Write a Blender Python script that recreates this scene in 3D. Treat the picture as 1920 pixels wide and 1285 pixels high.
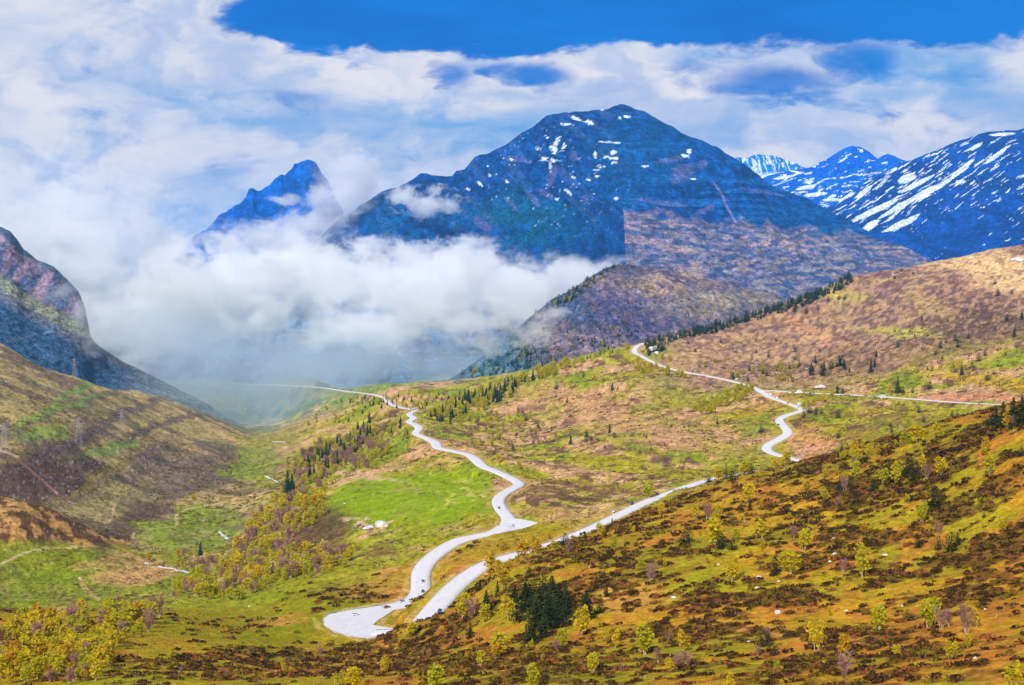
# Mountain pass road: green valley, winding road, blue mountains with cloud
import bpy, bmesh, math, random
import numpy as np
from mathutils import Vector, Matrix
for o in list(bpy.data.objects): bpy.data.objects.remove(o)
SC=bpy.context.scene; COL=SC.collection
R=math.radians
# ---------------------------------------------------------------- camera
cd=bpy.data.cameras.new('camera'); cam=bpy.data.objects.new('camera',cd); COL.objects.link(cam)
cd.sensor_width=36; cd.lens=36*2300/1920; cd.clip_start=1; cd.clip_end=90000
cam.rotation_euler=(R(90)-math.atan(162.5/2300),0,0); SC.camera=cam
# ---------------------------------------------------------------- sun
SUN_DIR=Vector((-.30,-.70,.66)).normalized()          # towards the sun
sd=bpy.data.lights.new('sun','SUN'); sd.energy=4.6; sd.angle=R(.6); sd.color=(1,.965,.91)
sun=bpy.data.objects.new('sun',sd); COL.objects.link(sun); sun.rotation_euler=SUN_DIR.to_track_quat('Z','Y').to_euler()
# ---------------------------------------------------------------- exposure, sampling
SC.view_settings.view_transform='Standard'; SC.view_settings.look='None'; SC.view_settings.exposure=0.12; SC.view_settings.gamma=1
SC.render.engine='CYCLES'
SC.cycles.volume_bounces=12; SC.cycles.max_bounces=14; SC.cycles.adaptive_threshold=.02; SC.cycles.transparent_max_bounces=12
SC.cycles.use_denoising=True
# ---------------------------------------------------------------- node helper
class NB:
    def __init__(s,nt): s.nt=nt
    def n(s,t,**k):
        x=s.nt.nodes.new(t)
        for a,b in k.items(): setattr(x,a,b)
        return x
    def put(s,sock,v):
        if v is None: return
        if hasattr(v,'is_output') or isinstance(v,bpy.types.NodeSocket): s.nt.links.new(v,sock)
        else: sock.default_value=v
    def m(s,op,a,b=None,c=None,clamp=False):
        x=s.n('ShaderNodeMath',operation=op); x.use_clamp=clamp
        for i,v in enumerate((a,b,c)): s.put(x.inputs[i],v) if v is not None else None
        return x.outputs[0]
    def vm(s,op,a,b=None,c=None):
        x=s.n('ShaderNodeVectorMath',operation=op)
        for i,v in enumerate((a,b,c)): s.put(x.inputs[i],v) if v is not None else None
        return x.outputs['Value'] if op in('LENGTH','DOT_PRODUCT','DISTANCE') else x.outputs[0]
    def mr(s,v,a,b,c=0.,d=1.,smooth=True):
        x=s.n('ShaderNodeMapRange'); x.interpolation_type='SMOOTHSTEP' if smooth else 'LINEAR'
        for i,q in enumerate((v,a,b,c,d)): s.put(x.inputs[i],q)
        return x.outputs[0]
    def mix(s,f,a,b,blend='MIX'):
        x=s.n('ShaderNodeMix',data_type='RGBA',blend_type=blend)
        s.put(x.inputs[0],f); s.put(x.inputs[6],a); s.put(x.inputs[7],b); return x.outputs[2]
    def noise(s,vec,scale,detail=4,rough=.5,dist=0.):
        x=s.n('ShaderNodeTexNoise'); s.put(x.inputs['Vector'],vec); s.put(x.inputs['Scale'],scale)
        x.inputs['Detail'].default_value=detail; x.inputs['Roughness'].default_value=rough; x.inputs['Distortion'].default_value=dist
        return x.outputs[0]
    def xyz(s,x,y,z):
        c=s.n('ShaderNodeCombineXYZ')
        for i,v in enumerate((x,y,z)): s.put(c.inputs[i],v)
        return c.outputs[0]
def srgb(r,g,b,k=1.0):
    f=lambda v:(v/255/12.92 if v/255<=.04045 else ((v/255+.055)/1.055)**2.4)*k
    return (f(r),f(g),f(b),1)
# ---------------------------------------------------------------- sky: Nishita blue with cloud banks by direction
def dirc(px,py):
    th=math.atan(162.5/2300); v=(py-642.5)/2300; y=math.cos(th)-v*math.sin(th); z=-math.sin(th)-v*math.cos(th)
    return ((px-960)/2300/y, z/y)
W=bpy.data.worlds.new("World"); SC.world=W; W.use_nodes=True
def make_sky():
    nt=W.node_tree; nt.nodes.clear(); b=NB(nt)
    out=b.n('ShaderNodeOutputWorld'); bg=b.n('ShaderNodeBackground'); nt.links.new(bg.outputs[0],out.inputs[0])
    bg.inputs[1].default_value=.12
    sky=b.n('ShaderNodeTexSky',sky_type='NISHITA'); sky.sun_disc=False
    sky.sun_elevation=math.asin(SUN_DIR.z); sky.sun_rotation=math.atan2(SUN_DIR.x,SUN_DIR.y)
    sky.altitude=2000; sky.air_density=1.0; sky.dust_density=.2; sky.ozone_density=3
    tc=b.n('ShaderNodeTexCoord'); g=tc.outputs['Generated']
    sp=b.n('ShaderNodeSeparateXYZ'); nt.links.new(g,sp.inputs[0]); x,y,z=sp.outputs
    # the deep blue of the high sky reaches down to the ridges
    up=b.xyz(x,y,b.m('ADD',b.m('ABSOLUTE',z),.9)); nt.links.new(b.vm('NORMALIZE',up),sky.inputs['Vector'])
    ya=b.m('MAXIMUM',b.m('ABSOLUTE',y),.05); u=b.m('DIVIDE',x,ya); e=b.m('DIVIDE',z,ya)
    p0=b.xyz(u,e,0.)
    n1=b.noise(b.vm('MULTIPLY',p0,(1,2.0,1)),7,5,.55,.3)
    n2=b.noise(b.vm('MULTIPLY',p0,(1,2.4,1)),19,6,.6,.4)
    n3=b.noise(b.vm('MULTIPLY',p0,(.7,3.2,1)),5.3,5,.55)
    wx=b.m('ADD',b.m('MULTIPLY',b.m('SUBTRACT',n1,.5),.09),b.m('MULTIPLY',b.m('SUBTRACT',n2,.5),.03)); wy=b.m('ADD',b.m('MULTIPLY',b.m('SUBTRACT',n2,.5),.03),b.m('MULTIPLY',b.m('SUBTRACT',n1,.5),-.02))
    p=b.vm('ADD',p0,b.xyz(wx,wy,0.))
    def blob(px,py,rx,ry,amp=1.,soft=1.):
        cu,ce=dirc(px,py)
        d=b.vm('MULTIPLY',b.vm('SUBTRACT',p,(cu,ce,0)),(2300/rx,2300/ry,0))
        l=b.vm('LENGTH',d)
        return b.mr(l,1+.45*soft,1-.55*soft,0.,amp)
    def mx(lst):
        r=None
        for q in lst:
            v=blob(*q); r=v if r is None else b.m('MAXIMUM',r,v)
        return r
    blue=mx([(1300,-16,850,100,1.1,.32),(900,10,440,92,1.1,.34),(620,28,185,72,1.1,.45),(1720,-5,420,85,1.1,.35),(1000,140,66,28,.85,1.3),(945,128,46,20,.7,1.4),(850,142,50,24,.75,1.4),(815,128,34,16,.55,1.4),(1455,158,140,32,.8,1.3),(1600,112,80,46,.8,1.2),
             (528,184,85,20,.6,1.3),(1320,130,80,24,.4,1.3),(700,112,60,12,.3,1.3),(1840,60,120,40,.55,1.2)])
    fine=b.m('ADD',b.m('MULTIPLY',b.m('SUBTRACT',n2,.5),2.0),b.m('MULTIPLY',b.m('SUBTRACT',n1,.5),1.2))
    blue=b.m('ADD',blue,b.m('MULTIPLY',fine,b.m('MULTIPLY',b.m('SUBTRACT',1.12,blue),1.0)))
    blue=b.mr(blue,.10,.98)
    veil=mx([(640,225,430,50,.55,1),(430,215,220,60,.45,1),(250,190,110,60,.25,1),(60,60,150,50,.2,1),(900,250,300,45,.5,1),(1350,215,430,34,.32,1),(1750,190,300,30,.4,1),(1700,120,230,50,.5,1),(1400,110,170,30,.45,1),(520,330,160,60,.2,1),(1250,260,600,40,.25,1),(470,240,160,50,.45,1)])
    veil=b.m('MULTIPLY',veil,b.mr(b.m('ADD',n3,b.m('MULTIPLY',b.m('SUBTRACT',n2,.5),.5)),.36,.64,.25,1.7))
    glow=mx([(1270,165,45,16,1,1),(1120,125,110,32,.8,1),(140,330,300,150,.75,1),(150,560,300,140,.7,1),(420,330,120,50,.5,1),(700,150,160,45,.7,1),(830,205,130,20,.6,1),(1500,292,190,28,.8,1),(780,330,120,50,.8,1),(600,275,45,28,.8,1),(1890,150,60,50,.7,1),(260,60,190,110,.5,1),(720,300,200,35,.5,1)])
    # values below are divided by the strength of the background
    k=1/.12
    n5=b.noise(b.vm('MULTIPLY',p,(1,1.7,1)),11,7,.6,.5)
    base=b.mix(b.mr(b.m('ADD',b.m('MULTIPLY',n5,.6),b.m('MULTIPLY',n1,.4)),.40,.60),srgb(172,190,224,k),srgb(236,230,232,k))
    cl=b.mix(veil,base,srgb(84,158,222,k))
    cl=b.mix(b.m('MULTIPLY',glow,b.mr(n5,.38,.60,.25,1.)),cl,srgb(238,232,232,k))
    skyc=b.mix(1.,sky.outputs[0],(.0,1.22,2.5,1),'MULTIPLY')
    skyc=b.mix(b.mr(n3,.35,.65,0,.35),skyc,srgb(0,150,240,k))
    col=b.mix(blue,cl,skyc)
    # overhead and behind: broken cloud
    high=b.mr(z,.22,.45); rear=b.mr(y,.25,-.1)
    n4=b.noise(g,2.2,5,.55); other=b.mix(b.mr(n4,.4,.6),sky.outputs[0],srgb(215,215,225,k))
    col=b.mix(b.m('MAXIMUM',high,rear),col,other)
    nt.links.new(col,bg.inputs[0])
make_sky()
HAZE=.000024
# ---------------- camera frame: pixel <-> world ----------------
F=2300.0; TH=math.atan(162.5/F); CT,ST=math.cos(TH),math.sin(TH)
def ray(px,py):
    u=(px-960.0)/F; v=(py-642.5)/F
    return u, CT-v*ST, -ST-v*CT            # x, y, z
def pt(px,py,Y):
    x,y,z=ray(px,py); t=Y/y; return (x*t, Y, z*t)
def proj(x,y,z):
    dep=y*CT-z*ST; up=y*ST+z*CT
    return 960+F*x/dep, 642.5-F*up/dep
# ---------------- ground control points (px,py,distance) ----------------
CP=[
# near slope, bottom edge
(0,1285,430),(150,1285,420),(300,1270,430),(450,1285,420),(700,1285,400),(1000,1285,350),(1300,1285,310),(1600,1285,270),(1920,1285,230),
(0,1200,560),(150,1190,600),(300,1180,660),(450,1210,620),(600,1250,560),(800,1230,560),(900,1150,590),(1000,1150,540),(1200,1150,500),(1400,1150,460),(1650,1150,420),(1920,1130,360),
(1000,1060,640),(1150,1020,670),(1250,1000,660),(1400,1000,620),(1600,1000,570),(1800,980,530),(1920,980,490),
(1300,950,790),(1450,920,740),(1600,900,690),(1750,860,650),(1920,850,560),
# near slope crest
(1920,790,620),(1850,800,660),(1760,815,690),(1700,832,710),(1600,862,760),(1510,884,800),(1420,893,830),(1360,900,860),(1300,926,850),(1200,973,790),(1130,1006,760),(1060,1036,730),(960,1066,680),(900,1112,655),(850,1156,640),(792,1169,650),(766,1172,652),(744,1185,662),(700,1205,650),
# in front / around hairpin
(640,1205,670),(560,1170,715),(560,1120,830),(450,1180,760),(300,1150,760),(150,1160,720),(40,1165,700),
# hidden fall to the valley on the left
(0,1140,1050),(130,1130,1060),(260,1120,1080),
# valley floor left
(0,1100,1180),(100,1100,1180),(200,1090,1200),(60,1040,1290),(150,1030,1330),(0,1035,1270),(280,1060,1350),(330,1110,1080),(250,1030,1430),(420,1100,1000),(380,1060,1250),(340,1010,1530),(420,1010,1560),(400,960,1720),(340,950,1780),(450,930,1900),(470,880,2250),(500,830,2750),(515,797,3350),(540,900,2000),
# orange spur at left
(0,936,1430),(50,948,1400),(110,975,1400),(170,1000,1420),(30,990,1330),(120,1012,1370),(220,1022,1480),(0,1010,1300),
# left slope
(0,922,1620),(80,950,1600),(0,860,1700),(100,900,1720),(100,860,1800),(200,960,1680),(180,900,1800),(300,985,1600),(250,900,1900),(330,950,1780),(0,820,1790),(0,760,1950),(100,800,1900),(0,700,2350),(100,740,2300),(0,640,2700),(60,682,2700),(150,712,2650),(200,800,2150),(200,740,2550),(300,850,2150),(300,790,2550),(400,850,2280),(400,800,2750),(450,820,2620),(480,812,3000),(250,735,2900),(330,755,3000),(400,780,3100),
(0,665,3000),(80,705,3000),(160,735,2950),
# middle bench with meadow and stream-side wood
(480,1020,1350),(430,1090,1080),(500,1150,850),(600,1080,980),(500,1070,1120),(560,940,1500),(600,965,1290),(620,1000,1190),(690,1010,1110),(700,930,1330),(900,900,1380),(850,950,1190),(900,960,1130),(700,1050,1010),(640,870,1800),(560,860,2150),(620,800,2600),(700,790,2500),(700,850,1950),(780,860,1780),(800,1060,930),(700,1100,880),(560,800,2900),(640,770,3000),(500,770,3900),(560,760,3600),(640,745,3600),(450,740,4300),(560,730,4000),
# slope above the lower road
(850,800,2050),(900,830,1780),(950,870,1560),(1000,800,2000),(1000,740,2300),(1000,702,2550),(1100,668,2550),(1150,655,2550),(900,740,2500),(850,755,2550),(1050,870,1500),(1000,900,1330),(1100,930,1150),(1050,965,1020),(1200,900,1240),(1300,875,1330),(1200,850,1450),(1400,860,1360),(1400,830,1500),(1300,800,1650),(1200,780,1800),(1100,780,1930),(1100,720,2200),(1200,720,2100),(1300,740,2000),(1400,780,1720),(1150,830,1560),
# behind the lower ridge
(780,745,3600),(900,720,3600),(1000,690,3500),(1100,665,3600),
# right part behind the near crest
(1500,880,1150),(1500,840,1400),(1600,850,1180),(1600,800,1480),(1700,820,1200),(1700,780,1420),(1850,780,1300),(1920,775,1250),(1850,795,1000),(1560,770,1620),
# right hillside
(1500,730,1950),(1600,725,1900),(1700,725,1780),(1800,735,1650),(1920,740,1500),(1400,700,2120),(1300,680,2250),(1500,680,2250),(1600,660,2200),(1700,650,2100),(1900,650,1900),(1400,650,2450),(1500,620,2560),(1600,580,2620),(1700,570,2500),(1800,560,2450),(1920,520,2500),
(1920,460,2950),(1860,472,2950),(1800,487,2950),(1740,497,2950),(1700,505,2950),(1640,513,2950),(1600,520,2950),(1500,562,2900),(1400,594,2850),(1300,619,2750),(1220,642,2620),(1205,652,2480),
# behind right ridge
(1920,500,3500),(1700,560,3500),(1500,610,3500),(1300,670,3400),(1200,700,3300),
]
# points given by (u=x/y, distance, height)
XP=[(-.9,430,-150),(-.9,1200,-230),(-.9,2500,-60),(.9,300,-60),(.9,1200,-90),(.9,2800,60),(0,120,-62),(-.4,120,-66),(.4,120,-56),(-.9,120,-60),(.9,120,-50),(-.6,1200,-270),(-.6,2600,-120),
    (-.6,600,-170),(.6,600,-60),(.6,1400,-130),(.6,2800,30),(-.42,5200,-500),(0,5200,-420),(.42,5200,-300),(-.8,5200,-400),(.8,5200,-300),(-.25,4600,-490),(0,4300,-400),(.3,4300,-300),(.6,4300,-250),(-.6,3600,-300)]
# road centre lines: (px,py,height,width)
UP=[ # upper road, from the hairpin towards the right and round the shoulder
(700,1186,-214.5,11),(740,1184,-213,10),(775,1178,-212,10),(800,1158,-211,13),(825,1130,-210.5,14),(850,1103,-210,14),(880,1078,-209.5,13.5),(915,1057,-209,12.5),(960,1042,-208.5,10),(1010,1028,-208,10),(1060,1011,-207.5,10),(1110,990,-207,10),(1160,966,-206.5,10),(1210,942,-206,10),(1255,925,-205.5,10),(1300,909,-205,10),(1345,897,-208,10),(1400,889,-212,10),(1450,882,-216,10)]
UP2=[(1520,869,-222,10),(1490,861,-223,10),(1455,852,-224,11),(1438,843,-224.5,12),(1443,833,-224,12),(1462,823,-222,12),(1477,812,-220,12),(1470,799,-218,12),(1462,790,-217,12),(1468,782,-216,11),(1485,776,-215,10),(1504,769,-214,10),(1495,763,-213,10),(1470,754,-213,10),(1445,745,-213,11),(1425,733,-212,12),(1400,722,-211,10),(1360,712,-210,10),(1320,704,-209,10),(1270,695,-208,10),(1235,684,-206,10),(1205,669,-202,11),(1190,660,-199,12),(1193,651,-192,11),(1207,644,-189,10)]
SIDE=[(1425,733,-212,10),(1455,733,-209,9),(1490,736,-207,9),(1560,739,-204,9),(1640,743,-199,9),(1720,749,-192,9),(1800,755,-186,9),(1880,759,-178,9),(1940,763,-172,9)]
LOW=[(722,1140,-221,13.4),(752,1134,-221,13.4),(777,1124,-221,13.4),(788,1110,-221.3,13.4),(789,1093,-221.5,13.4),(790,1074,-222,13.4),(803,1053,-222,13.4),(828,1032,-222,13.4),(860,1014,-222,13.4),(900,1004,-222,12.2),(925,999,-222,12.2),(950,988,-222.5,15.9)]
LOW2=[(950,988,-222.5,13),(953,972,-224,12),(940,955,-226,12),(934,940,-228,12),(942,928,-230,12),(960,917,-232,12),(973,909,-234,12),(962,899,-236,12),(930,884,-239,12),(905,874,-241,13),(892,862,-243,14),(878,853,-246,12),(850,846,-249,12),(822,840,-252,13),(816,830,-255,14),(800,822,-258,13),(780,813,-261,12),(786,804,-264,13),(780,797,-267,13),(768,791,-270,13),(776,784,-274,13),(768,777,-278,12),(780,770,-285,10)]
FAR=[(785,769,-292,11),(750,764,-300,11),(730,756,-308,12),(722,747,-318,12),(700,740,-328,12),(650,734,-350,12),(600,727,-375,12),(520,722,-410,12),(450,720,-440,12),(390,717,-470,12)]
def roadpts(R):
    out=[]
    for px,py,h,w in R:
        x,y,z=ray(px,py); t=h/z
        out.append((x*t,y*t,h,w))
    return np.array(out)
def catmull(P,step=4.0):
    P=np.asarray(P,float); Q=np.vstack([2*P[0]-P[1],P,2*P[-1]-P[-2]]); out=[]
    for i in range(1,len(Q)-2):
        a,b,c,d=Q[i-1],Q[i],Q[i+1],Q[i+2]
        # centripetal-ish: plain catmull with tension
        n=max(2,int(np.hypot(*(c-b)[:2])/step))
        t=np.linspace(0,1,n,endpoint=False)[:,None]
        m1=(c-a)*.5; m2=(d-b)*.5; L=np.hypot(*(c-b)[:2])
        for m in (m1,m2):
            l=np.hypot(*m[:2])
            if l>L: m*=L/l
        out.append((2*t**3-3*t**2+1)*b+(t**3-2*t**2+t)*m1+(-2*t**3+3*t**2)*c+(t**3-t**2)*m2)
    out.append(P[-1:]); return np.vstack(out)
ROADS={k:catmull(roadpts(v)) for k,v in dict(UP=UP,UP2=UP2,SIDE=SIDE,LOW=LOW,LOW2=LOW2,FAR=FAR).items()}
HAIR=[(606,1160),(618,1152),(650,1145),(690,1139),(722,1134),(740,1143),(722,1155),(706,1165),(700,1172),(715,1175),(742,1179),(742,1189),(715,1193),(690,1197),(650,1192),(625,1184),(608,1173)]
def plane(pix,h):
    out=[]
    for px,py in pix:
        x,y,z=ray(px,py); hh=h(px,py) if callable(h) else h
        t=hh/z; out.append((x*t,y*t,hh))
    return np.array(out)
HAIRP=plane(HAIR,lambda px,py:-221+(py-1140)/45*6)
PULL=plane([(946,978),(962,972),(985,975),(1008,980),(1000,988),(975,992),(955,998),(930,1003),(928,998)],-222.5)
# ---------------- rbf in (direction, log distance) ----------------
KU,KL=4.0,2.2
def rbf_fit():
    P=[pt(*c) for c in CP]+[(u*Y,Y,z) for u,Y,z in XP]
    for k,R in ROADS.items():
        R=R[::12] if k!='HAIR' else R
        P+= [tuple(r[:3]) for r in R if not (k=='UP' and r[0]<-95)]
    P+=[tuple(p) for p in HAIRP[::2]]
    P=np.array(P); q=np.c_[P[:,0]/P[:,1]*KU,np.log(P[:,1])*KL]
    # drop near-duplicates
    keep=[]
    for i in range(len(q)):
        if all(np.hypot(*(q[i]-q[j]))>.012 for j in keep): keep.append(i)
    P,q=P[keep],q[keep]
    D=np.sqrt(((q[:,None]-q[None])**2).sum(-1)+.03**2)
    n=len(q); A=np.zeros((n+1,n+1)); A[:n,:n]=-D-0*np.eye(n); A[:n,:n]+=-0*np.eye(n)
    A[:n,:n]-= -1e-3*np.eye(n); A[n,:n]=A[:n,n]=1
    w=np.linalg.solve(A,np.r_[P[:,2]/P[:,1],0]) # interpolate height/distance
    return q,w
def rbf_eval(q,w,U,L):
    X=np.stack([U.ravel()*KU,L.ravel()*KL],-1); out=np.empty(len(X)); n=len(q)
    for s in range(0,len(X),20000):
        x=X[s:s+20000]
        D=np.sqrt((x[:,None,0]-q[None,:,0])**2+(x[:,None,1]-q[None,:,1])**2+.03**2)
        out[s:s+20000]=-(D@w[:n])+w[n]
    return out.reshape(U.shape)
def bilin(G,fi,fj):
    i=np.clip(fi.astype(int),0,G.shape[0]-2); j=np.clip(fj.astype(int),0,G.shape[1]-2)
    a=fi-i; b=fj-j
    return (G[i,j]*(1-a)+G[i+1,j]*a)*(1-b)+(G[i,j+1]*(1-a)+G[i+1,j+1]*a)*b
def hsh(ix,iy,seed):
    with np.errstate(over='ignore'):
        n=(ix.astype(np.int64)*374761393+iy.astype(np.int64)*668265263+seed*974634777)&0xffffffff
        n=((n^(n>>13))*1274126177)&0xffffffff
        n=(n^(n>>16))&0xffffffff
    return n/4294967295.0
def vnoise(x,y,seed=0):
    ix=np.floor(x);iy=np.floor(y);fx=x-ix;fy=y-iy
    fx=fx*fx*fx*(fx*(fx*6-15)+10);fy=fy*fy*fy*(fy*(fy*6-15)+10)
    ix=ix.astype(np.int64);iy=iy.astype(np.int64)
    a=hsh(ix,iy,seed);b=hsh(ix+1,iy,seed);c=hsh(ix,iy+1,seed);d=hsh(ix+1,iy+1,seed)
    return (a+(b-a)*fx)*(1-fy)+(c+(d-c)*fx)*fy
def fbm(x,y,seed=0,oct=5,gain=.5):
    s=0;a=1;t=0
    for k in range(oct):
        s=s+a*vnoise(x*2**k+17.3*k,y*2**k-9.1*k,seed+k); t+=a; a*=gain
    return s/t          # 0..1, mean .5
def ridged(x,y,seed=0,oct=5,gain=.5):
    s=0;a=1;t=0
    for k in range(oct):
        s=s+a*(1-abs(2*vnoise(x*2**k+5.3*k,y*2**k-3.7*k,seed+k)-1)); t+=a; a*=gain
    return s/t
U0,U1,L0,L1=-.60,.60,math.log(120),math.log(5200)
NU,NL=1300,1100
def build_ground():
    q,w=rbf_fit()
    cu,cl=np.linspace(U0,U1,261),np.linspace(L0,L1,301)
    G=rbf_eval(q,w,*np.meshgrid(cu,cl,indexing='ij'))
    # light smoothing
    for _ in range(1):
        G[1:-1]=(G[:-2]+2*G[1:-1]+G[2:])/4; G[:,1:-1]=(G[:,:-2]+2*G[:,1:-1]+G[:,2:])/4
    u=np.linspace(U0,U1,NU);l=np.linspace(L0,L1,NL)
    U,L=np.meshgrid(u,l,indexing='ij')
    Z=bilin(G,(U-U0)/(U1-U0)*260,(L-L0)/(L1-L0)*300)
    Y=np.exp(L);X=U*Y;Z=Z*Y
    amp=np.clip(Y/1500,.25,1.6)
    Z+= (fbm(X/220,Y/220,3,4)-.5)*16*np.clip((Y-300)/900,.15,1)
    Z+= (fbm(X/45,Y/45,11,4)-.5)*6.5*amp
    Z+= (fbm(X/11,Y/11,21,3)-.5)*2.0*amp
    return X,Y,Z
def seg_field(X,Y,Z,lines,reach=45):
    """distance to the nearest road sample and its height, near the roads only"""
    D=np.full(X.shape,1e9);H=np.zeros(X.shape)
    for P in lines:
        for i in range(0,len(P),1):
            x,y,h,w=P[i][:4]
            uu=x/y; du=reach/y
            i0=int(np.clip((uu-du-U0)/(U1-U0)*(NU-1),0,NU-1));i1=int(np.clip((uu+du-U0)/(U1-U0)*(NU-1)+2,0,NU))
            j0=int(np.clip((math.log(y-reach)-L0)/(L1-L0)*(NL-1),0,NL-1));j1=int(np.clip((math.log(y+reach)-L0)/(L1-L0)*(NL-1)+2,0,NL))
            if i1<=i0 or j1<=j0: continue
            d=np.hypot(X[i0:i1,j0:j1]-x,Y[i0:i1,j0:j1]-y)-w/2
            m=d<D[i0:i1,j0:j1]
            D[i0:i1,j0:j1][m]=d[m];H[i0:i1,j0:j1][m]=h
    return D,H
def inpoly(X,Y,P):
    c=np.zeros(X.shape,bool);n=len(P)
    for i in range(n):
        x1,y1=P[i][:2];x2,y2=P[(i+1)%n][:2]
        if y1==y2: continue
        c^=((Y>y1)!=(Y>y2))&(X<(x2-x1)*(Y-y1)/(y2-y1)+x1)
    return c
def densify(P,step=4,w=2):
    P=np.asarray(P);o=[]
    for i in range(len(P)):
        a,b=P[i],P[(i+1)%len(P)];n=max(1,int(np.hypot(*(b-a)[:2])/step))
        for k in range(n): o.append(list(a+(b-a)*k/n)+[w])
    return np.array(o)
def carve(X,Y,Z):
    lines=list(ROADS.values())+[densify(HAIRP),densify(PULL)]
    D,H=seg_field(X,Y,Z,lines)
    for P in (HAIRP,PULL):
        bx=(X>P[:,0].min())&(X<P[:,0].max())&(Y>P[:,1].min())&(Y<P[:,1].max())
        idx=np.nonzero(bx)
        ins=inpoly(X[idx],Y[idx],P)
        ii=(idx[0][ins],idx[1][ins])
        D[ii]=-1
        if P is HAIRP:
            _,py=proj(X[ii],Y[ii],Z[ii]); 
            A=np.c_[P[:,0],P[:,1],np.ones(len(P))];c=np.linalg.lstsq(A,P[:,2],rcond=None)[0]
            H[ii]=c[0]*X[ii]+c[1]*Y[ii]+c[2]
        else: H[ii]=P[0,2]
    t=np.clip((D-2.5)/22,0,1);t=t*t*(3-2*t)
    m=D<25
    Z[m]=(H*(1-t)+Z*t)[m]-np.where(D[m]<1.0,.45,.15*(1-t[m]))
    return D
class Ground:
    def __init__(s,X,Y,Z): s.X,s.Y,s.Z=X,Y,Z
    def z(s,x,y):
        x=np.asarray(x,float);y=np.asarray(y,float)
        return bilin(s.Z,(x/y-U0)/(U1-U0)*(NU-1),(np.log(y)-L0)/(L1-L0)*(NL-1))
    def hit(s,px,py,y0=None,y1=None):
        """first point where the line of sight through (px,py) meets the ground"""
        x,y,z=ray(px,py)
        Ys=np.exp(np.linspace(math.log(y0 or 125),math.log(y1 or 5100),2600))
        g=s.z(Ys*x/y,Ys)-Ys*z/y
        k=np.nonzero(g>=0)[0]
        if len(k)==0: return None
        Yh=Ys[k[0]]; 
        return (Yh*x/y,Yh,float(s.z(Yh*x/y,Yh)))
# ---------------------------------------------------------------- scene helpers
def tag(o,label=None,cat=None,group=None,kind=None):
    if label: o['label']=label
    if cat: o['category']=cat
    if group: o['group']=group
    if kind: o['kind']=kind
    return o
def mesh_np(name,V,Fq,mats,cols=None,smooth=False,parent=None,midx=None):
    """one mesh object from numpy arrays; faces are all quads or all triangles"""
    me=bpy.data.meshes.new(name); V=np.asarray(V,np.float32); Fq=np.asarray(Fq,np.int32)
    me.vertices.add(len(V)); me.vertices.foreach_set('co',V.ravel())
    k=Fq.shape[1]; me.loops.add(Fq.size); me.loops.foreach_set('vertex_index',Fq.ravel())
    me.polygons.add(len(Fq)); me.polygons.foreach_set('loop_start',np.arange(0,Fq.size,k,dtype=np.int32))
    if smooth: me.polygons.foreach_set('use_smooth',np.ones(len(Fq),bool))
    if midx is not None: me.polygons.foreach_set('material_index',np.asarray(midx,np.int32))
    for m in (mats if isinstance(mats,(list,tuple)) else [mats]): me.materials.append(m)
    if cols is not None:
        a=me.color_attributes.new('tint','FLOAT_COLOR','POINT'); c=np.ones((len(V),4),np.float32); c[:,:cols.shape[-1]]=cols
        a.data.foreach_set('color',c.ravel())
    me.update(calc_edges=True)
    o=bpy.data.objects.new(name,me); COL.objects.link(o)
    if parent: o.parent=parent
    return o
def lin(c):
    c=np.asarray(c,float)/255; return np.where(c<=.04045,c/12.92,((c+.055)/1.055)**2.4)
def mat_pr(name,col,rough=.9,spec=.1):
    m=bpy.data.materials.new(name); m.use_nodes=True; p=m.node_tree.nodes['Principled BSDF']
    p.inputs['Base Color'].default_value=tuple(col[:3])+(1,); p.inputs['Roughness'].default_value=rough; p.inputs['Specular IOR Level'].default_value=spec
    return m
def vary(m,scale=1.,amt=.3,bump=0.,detail=4,coord='Object'):
    """noise variation of the base colour (and bump) of a plain material"""
    nt=m.node_tree;b=NB(nt);p=nt.nodes['Principled BSDF'];c=tuple(p.inputs['Base Color'].default_value)
    tc=b.n('ShaderNodeTexCoord'); n=b.noise(tc.outputs[coord],scale,detail,.6)
    nt.links.new(b.mix(b.mr(n,.3,.7),tuple(v*(1-amt) for v in c[:3])+(1,),tuple(min(1,v*(1+amt)) for v in c[:3])+(1,)),p.inputs['Base Color'])
    if bump:
        bp=b.n('ShaderNodeBump'); bp.inputs['Distance'].default_value=bump; bp.inputs['Strength'].default_value=.8
        nt.links.new(n,bp.inputs['Height']); nt.links.new(bp.outputs[0],p.inputs['Normal'])
    return m
def mat_tint(name,scales,amt,bump,rough=.95,hue=None):
    """terrain: colour attribute times procedural mottling at several scales"""
    m=bpy.data.materials.new(name); m.use_nodes=True; nt=m.node_tree; b=NB(nt); p=nt.nodes['Principled BSDF']
    p.inputs['Roughness'].default_value=rough; p.inputs['Specular IOR Level'].default_value=.05
    at=b.n('ShaderNodeAttribute',attribute_name='tint'); tc=b.n('ShaderNodeTexCoord'); c=at.outputs['Color']; h=None
    for i,(s,a) in enumerate(zip(scales,amt)):
        n=b.noise(tc.outputs['Object'],1/s,3,.6)
        f=b.mr(n,.32,.68,1-a,1+a)
        c=b.mix(1.,c,b.xyz(f,f,f),'MULTIPLY')
        h=n if h is None else b.m('ADD',h,b.m('MULTIPLY',n,scales[i]/scales[0]))
    nt.links.new(c,p.inputs['Base Color'])
    bp=b.n('ShaderNodeBump'); bp.inputs['Distance'].default_value=bump; bp.inputs['Strength'].default_value=1
    nt.links.new(h,bp.inputs['Height']); nt.links.new(bp.outputs[0],p.inputs['Normal'])
    return m
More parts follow.
